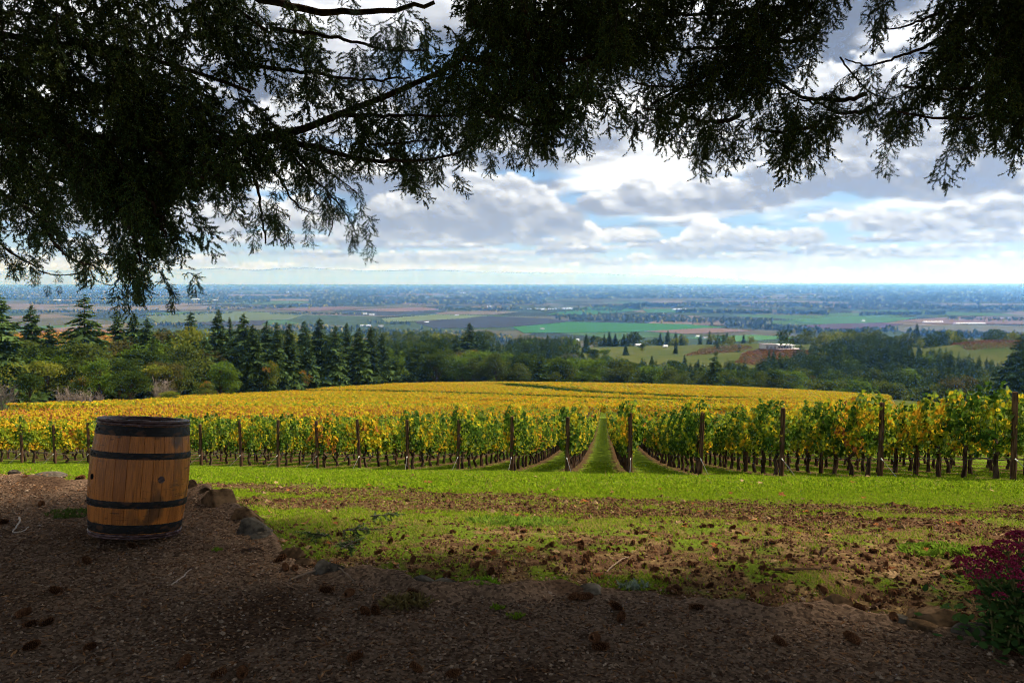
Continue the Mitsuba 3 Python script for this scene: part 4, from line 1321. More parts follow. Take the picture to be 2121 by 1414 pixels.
for a in [(1120, 641, 60, 'long white greenhouse in the middle of the valley, left one of the pair', 2.6, .05, 'm_barn', .5), (1168, 640, 40, 'long white greenhouse in the middle of the valley, right one of the pair', 2.6, .05, 'm_barn', .5),
          (1408, 642, 30, 'white shed right of the greenhouses before dark woods', 3.5, .1, 'm_barn', .4), (2008, 671, 70, 'long white barn at the right of the valley', 3.2, .05, 'm_barn', .2), (1932, 668, 46, 'white barn left of the longest barn', 3.2, .05, 'm_barn', .2), (2080, 660, 30, 'pale shed at the right edge of the valley', 3, .05, 'm_roof', .3),
          (756, 652, 9, 'small white farmhouse left of the middle', 4, .3, 'm_barn', .6), (770, 653, 12, 'white barn beside the small farmhouse', 3, .1, 'm_barn', .6), (757, 675, 22, 'low white shed below the small farmhouse', 2.5, .05, 'm_barn', .5), (789, 677, 12, 'white house right of the low shed', 4, .2, 'm_roof', .7),
          (946, 654, 9, 'grey barn on the pale green field', 3, .1, 'm_roof', .5), (884, 668, 10, 'white roofed shed on the dark orchard field', 2.6, .1, 'm_barn', .5), (1123, 683, 9, 'dark cabin on the bright green field', 4, .2, 'm_roof', .7),
          (1462, 702, 16, 'white house by the lime green field', 5, .3, 'm_roof', .7), (1475, 707, 14, 'low white house by the lime green field', 4, .1, 'm_roof', .7), (1445, 698, 9, 'small white house among trees by the lime green field', 4, .4, 'm_barn', .7),
          (1196, 706, 8, 'tiny white house at the edge of the plantation', 5, .4, 'm_barn', .8), (1322, 716, 14, 'white farmhouse by the round-roofed barn', 5, .3, 'm_barn', .7), (1378, 719, 10, 'white cottage right of the round-roofed barn', 5, .2, 'm_barn', .8),
          (1464, 660, 12, 'white roofed house among valley trees, right of the middle', 3, .2, 'm_barn', .6), (1788, 666, 8, 'small white house behind the purple field', 3, .2, 'm_barn', .7), (405, 621, 16, 'white shed far off at the left', 2.2, .05, 'm_barn', .5), (445, 622, 10, 'second white shed far off at the left', 2.2, .05, 'm_barn', .5), (118, 622, 14, 'white shed at the far left of the valley', 2.2, .05, 'm_barn', .5), (958, 607, 14, 'pale sheds near the horizon in the middle', 1.6, .05, 'm_barn', .5), (1015, 636, 14, 'white sheds among trees left of the greenhouses', 2.2, .05, 'm_barn', .5), (600, 606, 14, 'pale sheds near the horizon at the left', 1.6, .05, 'm_barn', .5), (1455, 633, 8, 'white house before the dark woods', 2.5, .1, 'm_barn', .6), (1548, 596, 12, 'pale shed on the horizon right of the middle', 1.4, .05, 'm_barn', .5)]:
    barn(a[0], a[1], a[2], a[3], a[4], a[5], a[6], a[7])


def round_barn():
    g = ground(1343, 712)
    w, l, h = 22, 16, 9
    a = np.linspace(0, np.pi, 13)
    key = 'arched_barn'
    xs, zs = w / 2 * np.cos(a), h * np.sin(a)
    V = np.vstack([np.stack([xs, a * 0 - l / 2, zs], 1), np.stack([xs, a * 0 + l / 2, zs], 1)])
    i = np.arange(12)
    f = np.stack([i, i + 1, i + 14, i + 13], 1)
    scene['m_teal'] = two(diffuse(rgb=(.36, .50, .46)))
    scene[key + '__roof'] = mikit.ply((V, f), 'm_teal', True, to_world=TF(M4(g, RZ(.4))))
    c = np.vstack([[[0, -l / 2 + .2, 0]], np.stack([xs * .97, a * 0 - l / 2 + .2, zs * .97], 1)])
    scene[key + '__wall'] = mikit.ply((c, np.stack([i * 0, i + 1, i + 2], 1)), 'm_barn', False, to_world=TF(M4(g, RZ(.4))))
    tag(key, 'pale green barn with an arched roof beyond the hollow', 'barn')


round_barn()


def winery():
    g = ground(1612, 722)
    s = 1.0 / F * g[1]       # metres per photo pixel at the site
    key = 'winery_building'
    R = M4(g + np.array([0, 0, .4]), RZ(.12))

    def part(nm, c, e, mat):
        b = trimesh.creation.box(e)
        b.apply_translation(c)
        scene[f'{key}__{nm}'] = mikit.ply(b, mat, False, to_world=TF(R))
    part('hall', [-22 * s, 0, 4 * s], [26 * s, 18, 10 * s], 'm_barn')
    part('hall_roof', [-22 * s, -.2, 9.3 * s], [27 * s, 20, .6 * s], 'm_roof')
    part('tasting_room', [10 * s, 2, 3.2 * s], [36 * s, 14, 8 * s], 'm_barn')
    part('tasting_room_roof', [10 * s, 1, 7.6 * s], [40 * s, 19, .8 * s], 'm_barn')
    for i in range(5):
        part('window' + ('' if i == 0 else f'_{i:03d}'), [(-3 + 6.2 * i) * s, -5.1, 3.2 * s], [4.6 * s, .3, 4.4 * s], 'm_glassy')
    for i in range(3):
        part('door' + ('' if i == 0 else f'_{i:03d}'), [(-31 + 8 * i) * s, -9.1, 3.0 * s], [4.5 * s, .3, 6 * s], 'm_roof')
    part('terrace', [14 * s, -9, .2 * s], [52 * s, 10, 1.2 * s], 'm_barn')
    for i in range(4):
        part('roof_post' + ('' if i == 0 else f'_{i:03d}'), [(-6 + 11 * i) * s, -8.4, 3.8 * s], [.5 * s, .5, 6.8 * s], 'm_barn')
    tag(key, 'white flat-roofed winery building with big windows on the knoll above the red vineyard', 'winery')


winery()
for i, (px, py, wds) in enumerate([(1640, 724, 'white car parked right of the winery, left one'), (1654, 723, 'white car parked right of the winery, right one')]):
    g = ground(px, py)
    k = new('parked_car')
    sh = np.array([[-2.2, 0, .3], [2.2, 0, .3], [2.2, 0, .9], [1.3, 0, 1.0], [.8, 0, 1.5], [-1.2, 0, 1.5], [-2.0, 0, .95]])
    pg = trimesh.creation.extrude_polygon(shapely.Polygon(sh[:, [0, 2]]), 1.8, engine='earcut')
    pg.apply_transform(np.array([[1, 0, 0, 0], [0, 0, -1, .9], [0, 1, 0, 0], [0, 0, 0, 1.0]]))
    scene[k + '__body'] = mikit.ply(pg, 'm_barn', False, to_world=TF(M4(g, RZ(.2))))
    for j, (wx, wy) in enumerate([(-1.3, -.8), (1.3, -.8), (-1.3, .8), (1.3, .8)]):
        c = trimesh.creation.cylinder(.33, .2, sections=12)
        c.apply_transform(M4([wx, wy, .33], RX(math.pi / 2)))
        scene[k + '__wheel' + ('' if j == 0 else f'_{j:03d}')] = mikit.ply(c, 'm_glassy', False, to_world=TF(M4(g, RZ(.2))))
    tag(k, wds, 'car')

# small things at the vineyard's far edge
def rail(px0, py0, px1, py1, words):
    a, b = ground(px0, py0), ground(px1, py1)
    key = new('rail_fence')
    for i in range(4):
        q = a + (b - a) * i / 3
        c = trimesh.creation.box([.16, .16, 1.9])
        c.apply_translation(q + [0, 0, .75])
        scene[f'{key}__post' + ('' if i == 0 else f'_{i:03d}')] = mikit.ply(c, 'm_white', False)
    for i, h in enumerate((1.6, 1.0)):
        scene[f'{key}__rail' + ('' if i == 0 else f'_{i:03d}')] = mikit.ply(tube([a + [0, 0, h], b + [0, 0, h]], .08, 6), 'm_white', 30)
    tag(key, words, 'fence')


rail(378, 837, 410, 832, 'white rail fence at the field corner, nearer one')
rail(632, 816, 653, 813, 'white rail fence at the field edge, farther one')
g = ground(894, 800)
scene['weather_mast__mast'] = mikit.ply(tube([g, g + [0, 0, 4.0]], .06, 6), 'm_steel', 30)
b = trimesh.creation.box([.9, .6, .8])
b.apply_translation(g + [0, 0, 1.9])
scene['weather_mast__box'] = mikit.ply(b, 'm_white', False)
tag('weather_mast', 'thin weather mast with a white box on the vineyard crest', 'mast')


# ------------------------------------------------------------------ the three conifers whose boughs hang over the terrace
def needles(rng, p0, p1, n, ln, wd):
    """needles all round a shoot from p0 to p1"""
    ax = p1 - p0
    d = unit(ax)
    ref = np.array([.2, .3, .93]) if abs(d[2]) < .85 else np.array([1.0, .1, 0])
    a = unit(np.cross(d, ref))
    b = np.cross(d, a)
    t = (np.arange(n) + rng.random(n)) / n
    ph = rng.random(n) * 6.283
    rad = np.cos(ph)[:, None] * a + np.sin(ph)[:, None] * b
    dirs = unit(rad * .85 + d * rng.uniform(.5, .9, (n, 1)))
    wdir = unit(np.cross(dirs, rng.normal(0, 1, (n, 3))))
    c = p0 + ax * t[:, None]
    v, _ = cards(c, dirs, wdir, np.full(n, wd), ln * rng.uniform(.75, 1.15, n))
    return v


NEEDLE_C = np.array([[.042, .088, .020], [.058, .112, .026], [.030, .064, .018], [.100, .155, .034]])


def spray(seed, L=1.0, pend=1.0, ntw=24, shoot=.17, nn=22, ln=.056, wd=.025, tw=1.0):
    rng = np.random.default_rng(seed)
    V, C, W = [], [], MB()
    nseg = 14
    pts, d = [np.zeros(3)], np.array([1.0, 0, .12])
    for i in range(nseg):
        t = i / nseg
        th = -(.12 + pend * 1.42 * min(1, t * 1.9) ** .7)
        dirv = np.array([math.cos(th), .10 * math.sin(i * .9 + seed), math.sin(th)])
        pts.append(pts[-1] + dirv * L / nseg)
    pts = np.array(pts)
    W.add(*tube(pts, np.linspace(.011, .0025, nseg + 1) * (.5 + .5 * L), 4, False))

    def shoots(p, q, n, bright):
        v = needles(rng, p, q, n, ln, wd)
        V.append(v)
        base = NEEDLE_C[rng.choice(3, p=[.45, .3, .25])] if rng.random() > bright else NEEDLE_C[3]
        C.append(np.repeat(base * rng.uniform(.75, 1.2, (len(v) // 3, 1)), 3, 0))
    for i in range(ntw):
        t = .06 + .94 * (i + .3 * rng.random()) / ntw
        f = t * nseg
        k = min(int(f), nseg - 1)
        p = pts[k] + (pts[k + 1] - pts[k]) * (f - k)
        tg = unit(pts[k + 1] - pts[k])
        side = np.array([-.1 * tg[1], 1.0, 0]) * (1 if i % 2 else -1)
        side = unit(RZ(rng.normal(0, .75)) @ side)
        l = L * tw * (.14 + .26 * math.sin(math.pi * min(1, .15 + .8 * t)) ** .8) * rng.uniform(.65, 1.25)
        dirv = unit(tg * .55 + side * 1.0 + np.array([0, 0, -.10]))
        q, ns = p.copy(), max(1, int(l / shoot + .4))
        prev = p
        for j in range(ns):
            dirv = unit(dirv + np.array([0, 0, -.16 * pend]) + rng.normal(0, .07, 3))
            nxt = prev + dirv * l / ns
            shoots(prev, nxt, int(nn * .8), .12)
            sd = unit(np.cross(dirv, rng.normal(0, 1, 3)))
            for sg in ((1, -1) if j < ns - 1 else (1,)):
                e = unit(dirv * .75 + sd * .75 * sg + np.array([0, 0, -.25]))
                sl = shoot * rng.uniform(.6, 1.15) * (1.15 - .5 * j / ns)
                shoots(nxt, nxt + e * sl, int(nn * sl / shoot), .25)
            prev = nxt
        W.add(*tube(np.array([p, (p + prev) / 2 + [0, 0, .01], prev]), [.005, .0035, .002], 3, False))
    # tip
    shoots(pts[-2], pts[-1] + unit(pts[-1] - pts[-2]) * .12, nn * 2, .3)
    W.c = []
    v = np.vstack(V)
    wv, wf = np.vstack(W.v), np.vstack(W.f)
    allv = np.vstack([v, wv])
    allf = np.vstack([np.arange(len(v)).reshape(-1, 3), wf + len(v)])
    col = np.vstack([np.vstack(C), np.broadcast_to([.030, .022, .016], (len(wv), 3))])
    return mikit.ply((allv, allf), 'm_needle', False, color=col)


N_SP = 6
for i in range(N_SP):
    scene[f'g_spray_{i}'] = {'type': 'shapegroup', 'needles': spray(500 + i, 1.0, [1.0, .85, 1.1, .95, .7, 1.05][i], [12, 11, 13, 10, 12, 10][i])}
for i in range(2):
    scene[f'g_spray_big_{i}'] = {'type': 'shapegroup', 'needles': spray(540 + i, 1.0, .8, 14, .17, 9, .05, .024, 1.2)}

rngo = np.random.default_rng(77)
TRUNK = {0: (-9.2, 6.6), 1: (1.4, -2.6), 2: (8.6, 5.2)}
TREE = {0: 'overhanging_conifer', 1: 'overhanging_conifer_001', 2: 'overhanging_conifer_002'}
TL = {0: 'big old conifer reaching in from the left with drooping boughs over the barrel', 1: 'conifer overhead whose dense hanging boughs fill the top middle', 2: 'dark conifer reaching in from the right edge with hanging boughs'}
for t, (x, y) in TRUNK.items():
    zz = float(HT(x, y))
    pts = np.array([[x, y, zz - .3], [x, y, zz + .5], [x + .05, y, 4], [x, y + .05, 9], [x, y, 16], [x, y, 22]])
    scene[TREE[t] + '__trunk'] = mikit.ply(tube(pts, [.62, .48, .42, .36, .22, .05], 14), 'm_bark', 40)
    tag(TREE[t], TL[t], 'conifer tree')
NB = {0: 0, 1: 0, 2: 0}
SPN = 0


def smooth_line(pts, n):
    pts = np.asarray(pts, float)
    s = np.concatenate([[0], np.cumsum(np.linalg.norm(np.diff(pts, axis=0), axis=1))])
    return np.stack([PchipInterpolator(s, pts[:, i])(np.linspace(0, s[-1], n)) for i in range(3)], 1), s[-1]


def bough(tree, px, r0, r1, lpx, per_m, spread=.35, from_trunk=False, wood=True, skip=0.0, back=0.0):
    """a branch through these (x, y, depth) sight points, with sprays hanging from it"""
    pts = [at(x, y, d) for x, y, d in px]
    NB[tree] += 1
    num = NB[tree]
    name = 'bough' if num == 1 else f'bough_{num - 1:03d}'
    key = f'{TREE[tree]}__{name}'
    wpts = list(pts)
    if from_trunk:
        tx, ty = TRUNK[tree]
        wpts = [np.array([tx, ty, pts[0][2] + .3 + .15 * np.hypot(tx - pts[0][0], ty - pts[0][1])])] + wpts
    if wood:
        ln, _ = smooth_line(wpts, 24)
        ln[1:-1] += rngo.normal(0, min(.012, r0 * .28), (22, 3))
        scene[key + '__limb'] = mikit.ply(tube(ln, np.linspace(r0 * (1.3 if from_trunk else 1), r1, 24), 8), 'm_bark', 50)
    line, total = smooth_line(pts, 60)
    n = max(2, int(total * per_m * .87))
    tang = np.gradient(line, axis=0)
    nc = max(2, int(round(n / 5.5)))
    cen = (np.arange(nc) + rngo.uniform(.1, .9, nc)) / nc
    for i in range(n):
        # sprays grow in clumps, as side branches carry them
        u = skip + (1 - skip) * float(np.clip(cen[i % nc] + rngo.normal(0, .16 / nc), 0, 1))
        k = min(int(u * 59), 58)
        p = line[k] + rngo.normal(0, 1, 3) * np.array([.10, spread, .07])
        p[1] += back * rngo.random()
        L = rngo.uniform(*lpx) * p[1] / F
        tg = math.atan2(tang[k, 1], tang[k, 0])
        az = tg + rngo.choice([-1, 1]) * rngo.uniform(.2, 1.5)
        m = M4(p, RZ(az) @ RY(rngo.normal(0, .14)), [L * .8, L * rngo.uniform(.75, 1.0), L * .84])
        inst(f'{key}__needles__{i + 1:03d}', f'g_spray_{rngo.integers(N_SP)}', m)


T0, T1, T2 = 0, 1, 2
# left tree: the long limb that crosses the picture, and what hangs from it
bough(0, [(-120, 235, 6.6), (0, 262, 6.6), (140, 278, 6.7), (320, 300, 6.8), (500, 292, 6.9), (620, 268, 7.0), (720, 232, 7.1), (850, 178, 7.2), (965, 118, 7.3)], .075, .020, (70, 150), 24, .4, True)
bough(0, [(-100, 160, 7.4), (0, 185, 7.4), (60, 212, 7.4), (110, 245, 7.3), (220, 300, 7.2)], .035, .02, (80, 150), 16, .5, True)
bough(0, [(-100, 60, 6.2), (100, 90, 6.3), (260, 110, 6.3), (420, 150, 6.3), (520, 190, 6.4)], .05, .012, (110, 220), 26, .5, True)
bough(0, [(-100, -60, 6.0), (100, -40, 6.2), (300, -25, 6.3), (470, 10, 6.4), (560, 70, 6.5)], .05, .012, (110, 230), 26, .55, True)
bough(0, [(-60, 140, 6.9), (150, 170, 7), (330, 200, 7.0), (460, 250, 7)], .03, .012, (110, 200), 24, .5, True)
bough(0, [(420, -60, 8.2), (560, 2, 8.2), (700, 24, 8.2), (820, 20, 8.2), (900, 5, 8.2)], .05, .02, (60, 130), 11, .3)
bough(0, [(560, 60, 7.6), (680, 75, 7.6), (790, 100, 7.7), (880, 105, 7.7)], .022, .008, (50, 110), 13, .3)
bough(0, [(500, 130, 7.4), (640, 150, 7.4), (760, 165, 7.5), (850, 160, 7.5)], .022, .008, (45, 90), 13, .3)
bough(0, [(560, 285, 6.9), (660, 306, 6.9), (760, 330, 6.9), (840, 334, 6.9), (930, 322, 6.9), (1000, 285, 6.9)], .028, .007, (38, 85), 22, .18)
bough(0, [(700, 235, 7.0), (800, 240, 6.9), (900, 240, 6.9), (985, 235, 6.9)], .02, .007, (60, 110), 22, .2)
bough(0, [(760, 300, 7.1), (850, 295, 7.1), (940, 280, 7.1)], .01, .006, (50, 90), 18, .2)
# the hanging mass left of the picture's middle, down to its lowest tip
bough(0, [(130, 285, 6.4), (190, 360, 6.3), (250, 440, 6.2), (285, 510, 6.2), (292, 545, 6.2)], .03, .010, (70, 135), 40, .16)
bough(0, [(210, 300, 6.5), (280, 380, 6.4), (330, 450, 6.4), (345, 490, 6.4)], .03, .010, (70, 120), 40, .16)
bough(0, [(250, 555, 6.2), (272, 575, 6.2), (296, 580, 6.2), (316, 570, 6.2)], .008, .005, (62, 80), 60, .10)
bough(0, [(300, 300, 6.6), (380, 350, 6.6), (430, 370, 6.6), (470, 350, 6.6)], .022, .008, (50, 100), 30, .2)
bough(0, [(120, 300, 6.8), (230, 330, 6.7), (340, 350, 6.6)], .02, .01, (100, 170), 34, .3)
bough(0, [(-60, 370, 7.2), (40, 420, 7.2), (110, 470, 7.1), (140, 500, 7.1)], .03, .01, (60, 115), 26, .25, True)
bough(0, [(-60, 300, 7.5), (40, 340, 7.5), (140, 380, 7.4), (200, 420, 7.4)], .03, .01, (60, 130), 24, .3, True)
bough(0, [(-40, 470, 7.3), (20, 520, 7.3), (60, 545, 7.3), (80, 555, 7.3)], .016, .006, (38, 60), 30, .12)
bough(0, [(100, 480, 7), (140, 530, 7), (170, 545, 7), (195, 550, 7)], .014, .006, (36, 62), 26, .12)
bough(0, [(80, 560, 7.2), (125, 570, 7.2), (160, 566, 7.2)], .007, .004, (22, 36), 20, .08)
# the loose sprays that hang against the sky
bough(0, [(480, 290, 6.8), (520, 350, 6.7), (540, 420, 6.7), (545, 470, 6.7), (550, 505, 6.7)], .018, .006, (42, 80), 30, .14)
bough(0, [(520, 300, 6.8), (580, 370, 6.8), (610, 420, 6.8), (640, 440, 6.8)], .015, .006, (45, 75), 26, .14)
bough(0, [(590, 290, 6.9), (630, 350, 6.8), (680, 400, 6.8), (715, 440, 6.8), (735, 478, 6.8)], .014, .005, (40, 66), 22, .10, skip=.30)
bough(0, [(676, 400, 6.8), (690, 450, 6.8), (680, 490, 6.8)], .007, .004, (40, 62), 26, .08)
bough(0, [(640, 330, 6.9), (700, 370, 6.9), (740, 400, 6.9)], .009, .004, (24, 50), 14, .10)
bough(0, [(420, 330, 6.6), (455, 380, 6.6), (470, 385, 6.6)], .01, .005, (30, 60), 24, .1)
# middle tree: from above, dense and hanging
for i, (x0, x1, y0, y1, d, lp) in enumerate([(955, 1280, -60, -50, 5.2, (120, 190)), (970, 1265, 40, 30, 5.0, (110, 170)), (960, 1260, 120, 110, 4.9, (90, 150)), (1000, 1240, 190, 185, 4.8, (70, 118)), (1010, 1130, 232, 240, 4.8, (45, 72)), (1120, 1215, 238, 230, 4.8, (60, 84))]):
    bough(1, [(x0, y0, d + .2), ((x0 * 2 + x1) / 3, y0 + 14, d), ((x0 + 2 * x1) / 3, y1 + 16, d), (x1, y1, d + .1)], .022, .008, lp, 46 - 3 * i, .28)
bough(1, [(1080, -220, 3.6), (1085, -60, 4.2), (1095, 80, 4.7), (1110, 190, 4.8)], .05, .012, (70, 120), 20, .3, True)
# between the middle and the right tree
for x0, x1, y0, y1, d, lp, pm in [(1230, 1690, -70, -60, 6.0, (100, 170), 30), (1250, 1680, 20, 10, 5.9, (80, 150), 28), (1270, 1680, 90, 80, 5.9, (70, 130), 24), (1310, 1600, 170, 150, 5.8, (80, 125), 26), (1330, 1530, 225, 240, 5.8, (60, 95), 30), (1480, 1790, 150, 195, 5.8, (70, 110), 24), (1560, 1690, 262, 258, 5.7, (80, 112), 40), (1650, 1800, 205, 222, 5.8, (45, 75), 24)]:
    bough(2, [(x1, y1, d + .2), ((x0 + 2 * x1) / 3, y1 + 12, d), ((x0 * 2 + x1) / 3, y0 + 12, d), (x0, y0, d)], .018, .006, lp, pm, .28)
bough(2, [(1800, -190, 6.3), (1690, 10, 6.0), (1600, 85, 5.9), (1440, 168, 5.8), (1350, 215, 5.8)], .035, .010, (60, 110), 16, .25, True)
bough(2, [(1740, 118, 5.8), (1775, 165, 5.8), (1800, 190, 5.8), (1840, 205, 5.8)], .006, .006, (18, 36), 14, .08)
# right tree
for x0, x1, y0, y1, d, lp, pm in [(1960, 2200, -70, -60, 5.6, (120, 190), 34), (1945, 2200, 30, 20, 5.5, (100, 160), 34), (1905, 2200, 110, 100, 5.4, (90, 140), 32), (1870, 2190, 180, 170, 5.4, (70, 125), 34), (1850, 2060, 230, 235, 5.4, (55, 85), 34), (2050, 2200, 235, 250, 5.4, (70, 110), 40)]:
    bough(2, [(x1 + 60, y1 - 20, d + .3), (x1, y1, d + .2), ((x0 + x1) / 2, y1 + 10, d), (x0, y0, d)], .03, .007, lp, pm, .28, True)
bough(2, [(1960, 20, 5.6), (1900, 45, 5.6), (1850, 60, 5.6), (1825, 58, 5.6)], .012, .004, (20, 40), 22, .08)
bough(2, [(1930, 90, 5.5), (1860, 118, 5.5), (1800, 135, 5.5), (1750, 122, 5.5)], .012, .004, (18, 45), 22, .08)
bough(2, [(1640, -60, 5.9), (1720, -25, 5.9), (1800, -18, 5.9), (1870, -25, 5.9)], .012, .006, (20, 42), 24, .1)

CC = {0: 0, 1: 0, 2: 0}
# the crowns above, out of the picture: they keep the terrace in shade, the small forward clusters added only for that
for t, n, (cx, cy, rx, ry) in ((0, 280, (-6.5, 3.5, 6.0, 6.5)), (1, 42, (2.7, 8.4, 2.1, 1.7)), (2, 85, (6.0, 6.0, 2.6, 1.6)), (1, 420, (0.4, 1.0, 5.5, 6.0)), (2, 300, (6.8, 1.3, 6.0, 5.0))):
    c = CC[t]
    n += c
    CC[t] = n
    while c < n:
        a, r = rngo.random() * 6.283, math.sqrt(rngo.random())
        x, y = cx + rx * r * math.cos(a), cy + ry * r * math.sin(a)
        z = rngo.uniform(5.2, 10.5)
        if z - 2.6 < EYE + .36 * max(y + .8, 0) and y > -1 and abs(x) < .72 * y + 2.5:
            z = EYE + .36 * max(y + .8, 0) + 2.7 + rngo.random() * 2
        if z < 4.6:
            z += 2
        c += 1
        s = rngo.uniform(1.7, 2.6)
        inst(f'{TREE[t]}__crown__{c:03d}', f'g_spray_big_{rngo.integers(2)}', M4([x, y, z], RZ(rngo.random() * 6.283), [s, s, s]))
    tag(TREE[t] + '__crown', kind='stuff')


# ------------------------------------------------------------------ the barrel
BX, BY = -2.95, 6.16
B_H, B_R, B_E = .885, .361, .320


def prof(t):
    return B_R - (B_R - B_E) * np.abs(2 * t - 1.0) ** 2.1


def f_oak(p, n, uv):
    # uv.x: which stave, uv.y: height
    k = dr.floor(uv.x * 26)
    g = fbm(uv.x * 500 + k * 7, uv.y * 9, k, 4)
    cross = fbm(uv.x * 30 + 3, uv.y * 120, 1.0, 3)
    tone = cell_rand(k, 3, 1)
    c = mix((0.25, 0.080, 0.013), (0.46, 0.160, 0.028), smoothstep(.3, .75, g * .75 + tone * .25))
    c = mix(c, (0.06, 0.032, 0.016), .75 * smoothstep(.60, .74, fbm(uv.x * 14, uv.y * 5, 4.0, 3)))
    c = mix(c, (0.05, 0.028, 0.014), .7 * smoothstep(.66, .74, cross) * smoothstep(.4, .6, fbm(uv.x * 9, uv.y * 6, 9.0, 2)))
    return c


scene['m_oak'] = two({'type': 'principled', 'base_color': proc(f_oak), 'roughness': 0.45, 'specular': 0.35})


def f_hoop(p, n, uv):
    g = fbm(p.x * 40, p.y * 40, p.z * 90, 3)
    r = fbm(p.x * 14, p.y * 14, p.z * 26, 3)
    return mix(mix((0.006, 0.006, 0.007), (0.024, 0.022, 0.022), smoothstep(.5, .8, g)), (0.075, 0.034, 0.018), .8 * smoothstep(.60, .74, r))


scene['m_hoop'] = two({'type': 'principled', 'base_color': proc(f_hoop), 'roughness': 0.6, 'specular': 0.25})


def f_rim(p, n, uv):
    g = fbm(p.x * 30, p.y * 30, p.z * 60, 3)
    return mix((0.03, 0.013, 0.015), (0.13, 0.075, 0.075), smoothstep(.35, .75, g))


scene['m_rim'] = two({'type': 'principled', 'base_color': proc(f_rim), 'roughness': 0.5, 'specular': 0.4})
scene['m_dark'] = two({'type': 'diffuse', 'reflectance': {'type': 'rgb', 'value': [0.008, 0.007, 0.006]}})
bz = float(gz(BX, BY))
BM = M4([BX, BY, bz + .035], RX(math.radians(-8.0)) @ RY(math.radians(3.2)))
NST = 26
T_LO, T_HI = .035, .955
rngb = np.random.default_rng(3)
edges = np.linspace(0, 2 * np.pi, NST + 1)[:-1] + rngb.normal(0, .035, NST) + math.radians(3)
for k in range(NST):
    a0, a1 = edges[k], edges[(k + 1) % NST] + (2 * np.pi if k == NST - 1 else 0)
    tt = np.linspace(T_LO, T_HI, 22)
    gap = .0009 / B_R
    aa = np.array([a0 + gap, a0 + gap * 2.6, .5 * (a0 + a1), a1 - gap * 2.6, a1 - gap])
    dr_ = np.array([-.0024, 0, .0006, 0, -.0024]) + rngb.normal(0, .0006)
    R = prof(tt)[:, None] + dr_[None]
    V = np.stack([R * np.cos(aa), R * np.sin(aa), np.broadcast_to((tt * B_H)[:, None], R.shape)], -1)
    Ri = prof(tt)[:, None] - .024 + dr_[None] * 0
    Vi = np.stack([Ri * np.cos(aa), Ri * np.sin(aa), np.broadcast_to((tt * B_H)[:, None], R.shape)], -1)
    n1, n2 = R.shape
    allV = np.concatenate([V, Vi[:, ::-1]], 1)
    m2 = 2 * n2
    i, j = np.meshgrid(np.arange(n1 - 1), np.arange(m2), indexing='ij')
    q = np.stack([i * m2 + j, i * m2 + (j + 1) % m2, (i + 1) * m2 + (j + 1) % m2, (i + 1) * m2 + j], -1).reshape(-1, 4)
    q = np.vstack([q, [[0, m2 - 1, m2 - 2, 1], [1, m2 - 2, m2 - 3, 2], [2, m2 - 3, m2 - 4, 3], [3, m2 - 4, m2 - 5, 4]], [[(n1 - 1) * m2 + x for x in y] for y in ([0, 1, m2 - 2, m2 - 1], [1, 2, m2 - 3, m2 - 2], [2, 3, m2 - 4, m2 - 3], [3, 4, m2 - 5, m2 - 4])]])
    uvx = (k + (np.concatenate([aa, aa[::-1]]) - a0) / (a1 - a0)) / NST
    uv = np.stack([np.broadcast_to(uvx, (n1, m2)), np.broadcast_to((tt * B_H)[:, None], (n1, m2))], -1).reshape(-1, 2)
    scene['wine_barrel__stave' + ('' if k == 0 else f'_{k:03d}')] = mikit.ply((allV.reshape(-1, 3), q), 'm_oak', False, uv=uv, to_world=TF(BM))
tag('wine_barrel', 'upright oak wine barrel with four black hoops standing on the gravel', 'barrel')


def ring(t0, t1, off, th, n=96, rows=6):
    """a hoop that hugs the barrel's side"""
    tt = np.linspace(t0, t1, rows)
    prof_o = [(prof(t) + off + th, t * B_H) for t in tt]
    prof_i = [(prof(t) + off - .004, t * B_H) for t in tt[::-1]]
    prof_o[0] = (prof_o[0][0] - .0012, prof_o[0][1])
    prof_o[-1] = (prof_o[-1][0] - .0012, prof_o[-1][1])
    P = np.array(prof_o + prof_i)
    a = np.arange(n) * 2 * np.pi / n
    V = np.stack([P[:, 0][None] * np.cos(a)[:, None], P[:, 0][None] * np.sin(a)[:, None], np.broadcast_to(P[:, 1], (n, len(P)))], -1)
    m = len(P)
    i, j = np.meshgrid(np.arange(n), np.arange(m), indexing='ij')
    i2, j2 = (i + 1) % n, (j + 1) % m
    return V.reshape(-1, 3), np.stack([i * m + j, i2 * m + j, i2 * m + j2, i * m + j2], -1).reshape(-1, 4)


for i, (t0, t1) in enumerate([(.862, .944), (.668, .722), (.258, .315), (.042, .118)]):
    key = 'wine_barrel__hoop' + ('' if i == 0 else f'_{i:03d}')
    scene[key] = mikit.ply(ring(t0, t1, .001, .0035), 'm_hoop', 35, to_world=TF(BM))
    for j, (da, dz) in enumerate([(0, .3), (0, .7), (.14, .5)]):
        a = math.radians(222) + da
        t = t0 + (t1 - t0) * dz
        s = trimesh.creation.icosphere(1, .0075)
        s.apply_transform(M4([(prof(t) + .004) * math.cos(a), (prof(t) + .004) * math.sin(a), t * B_H]))
        scene[f'{key}__rivet' + ('' if j == 0 else f'_{j:03d}')] = mikit.ply(s, 'm_hoop', True, to_world=TF(BM))


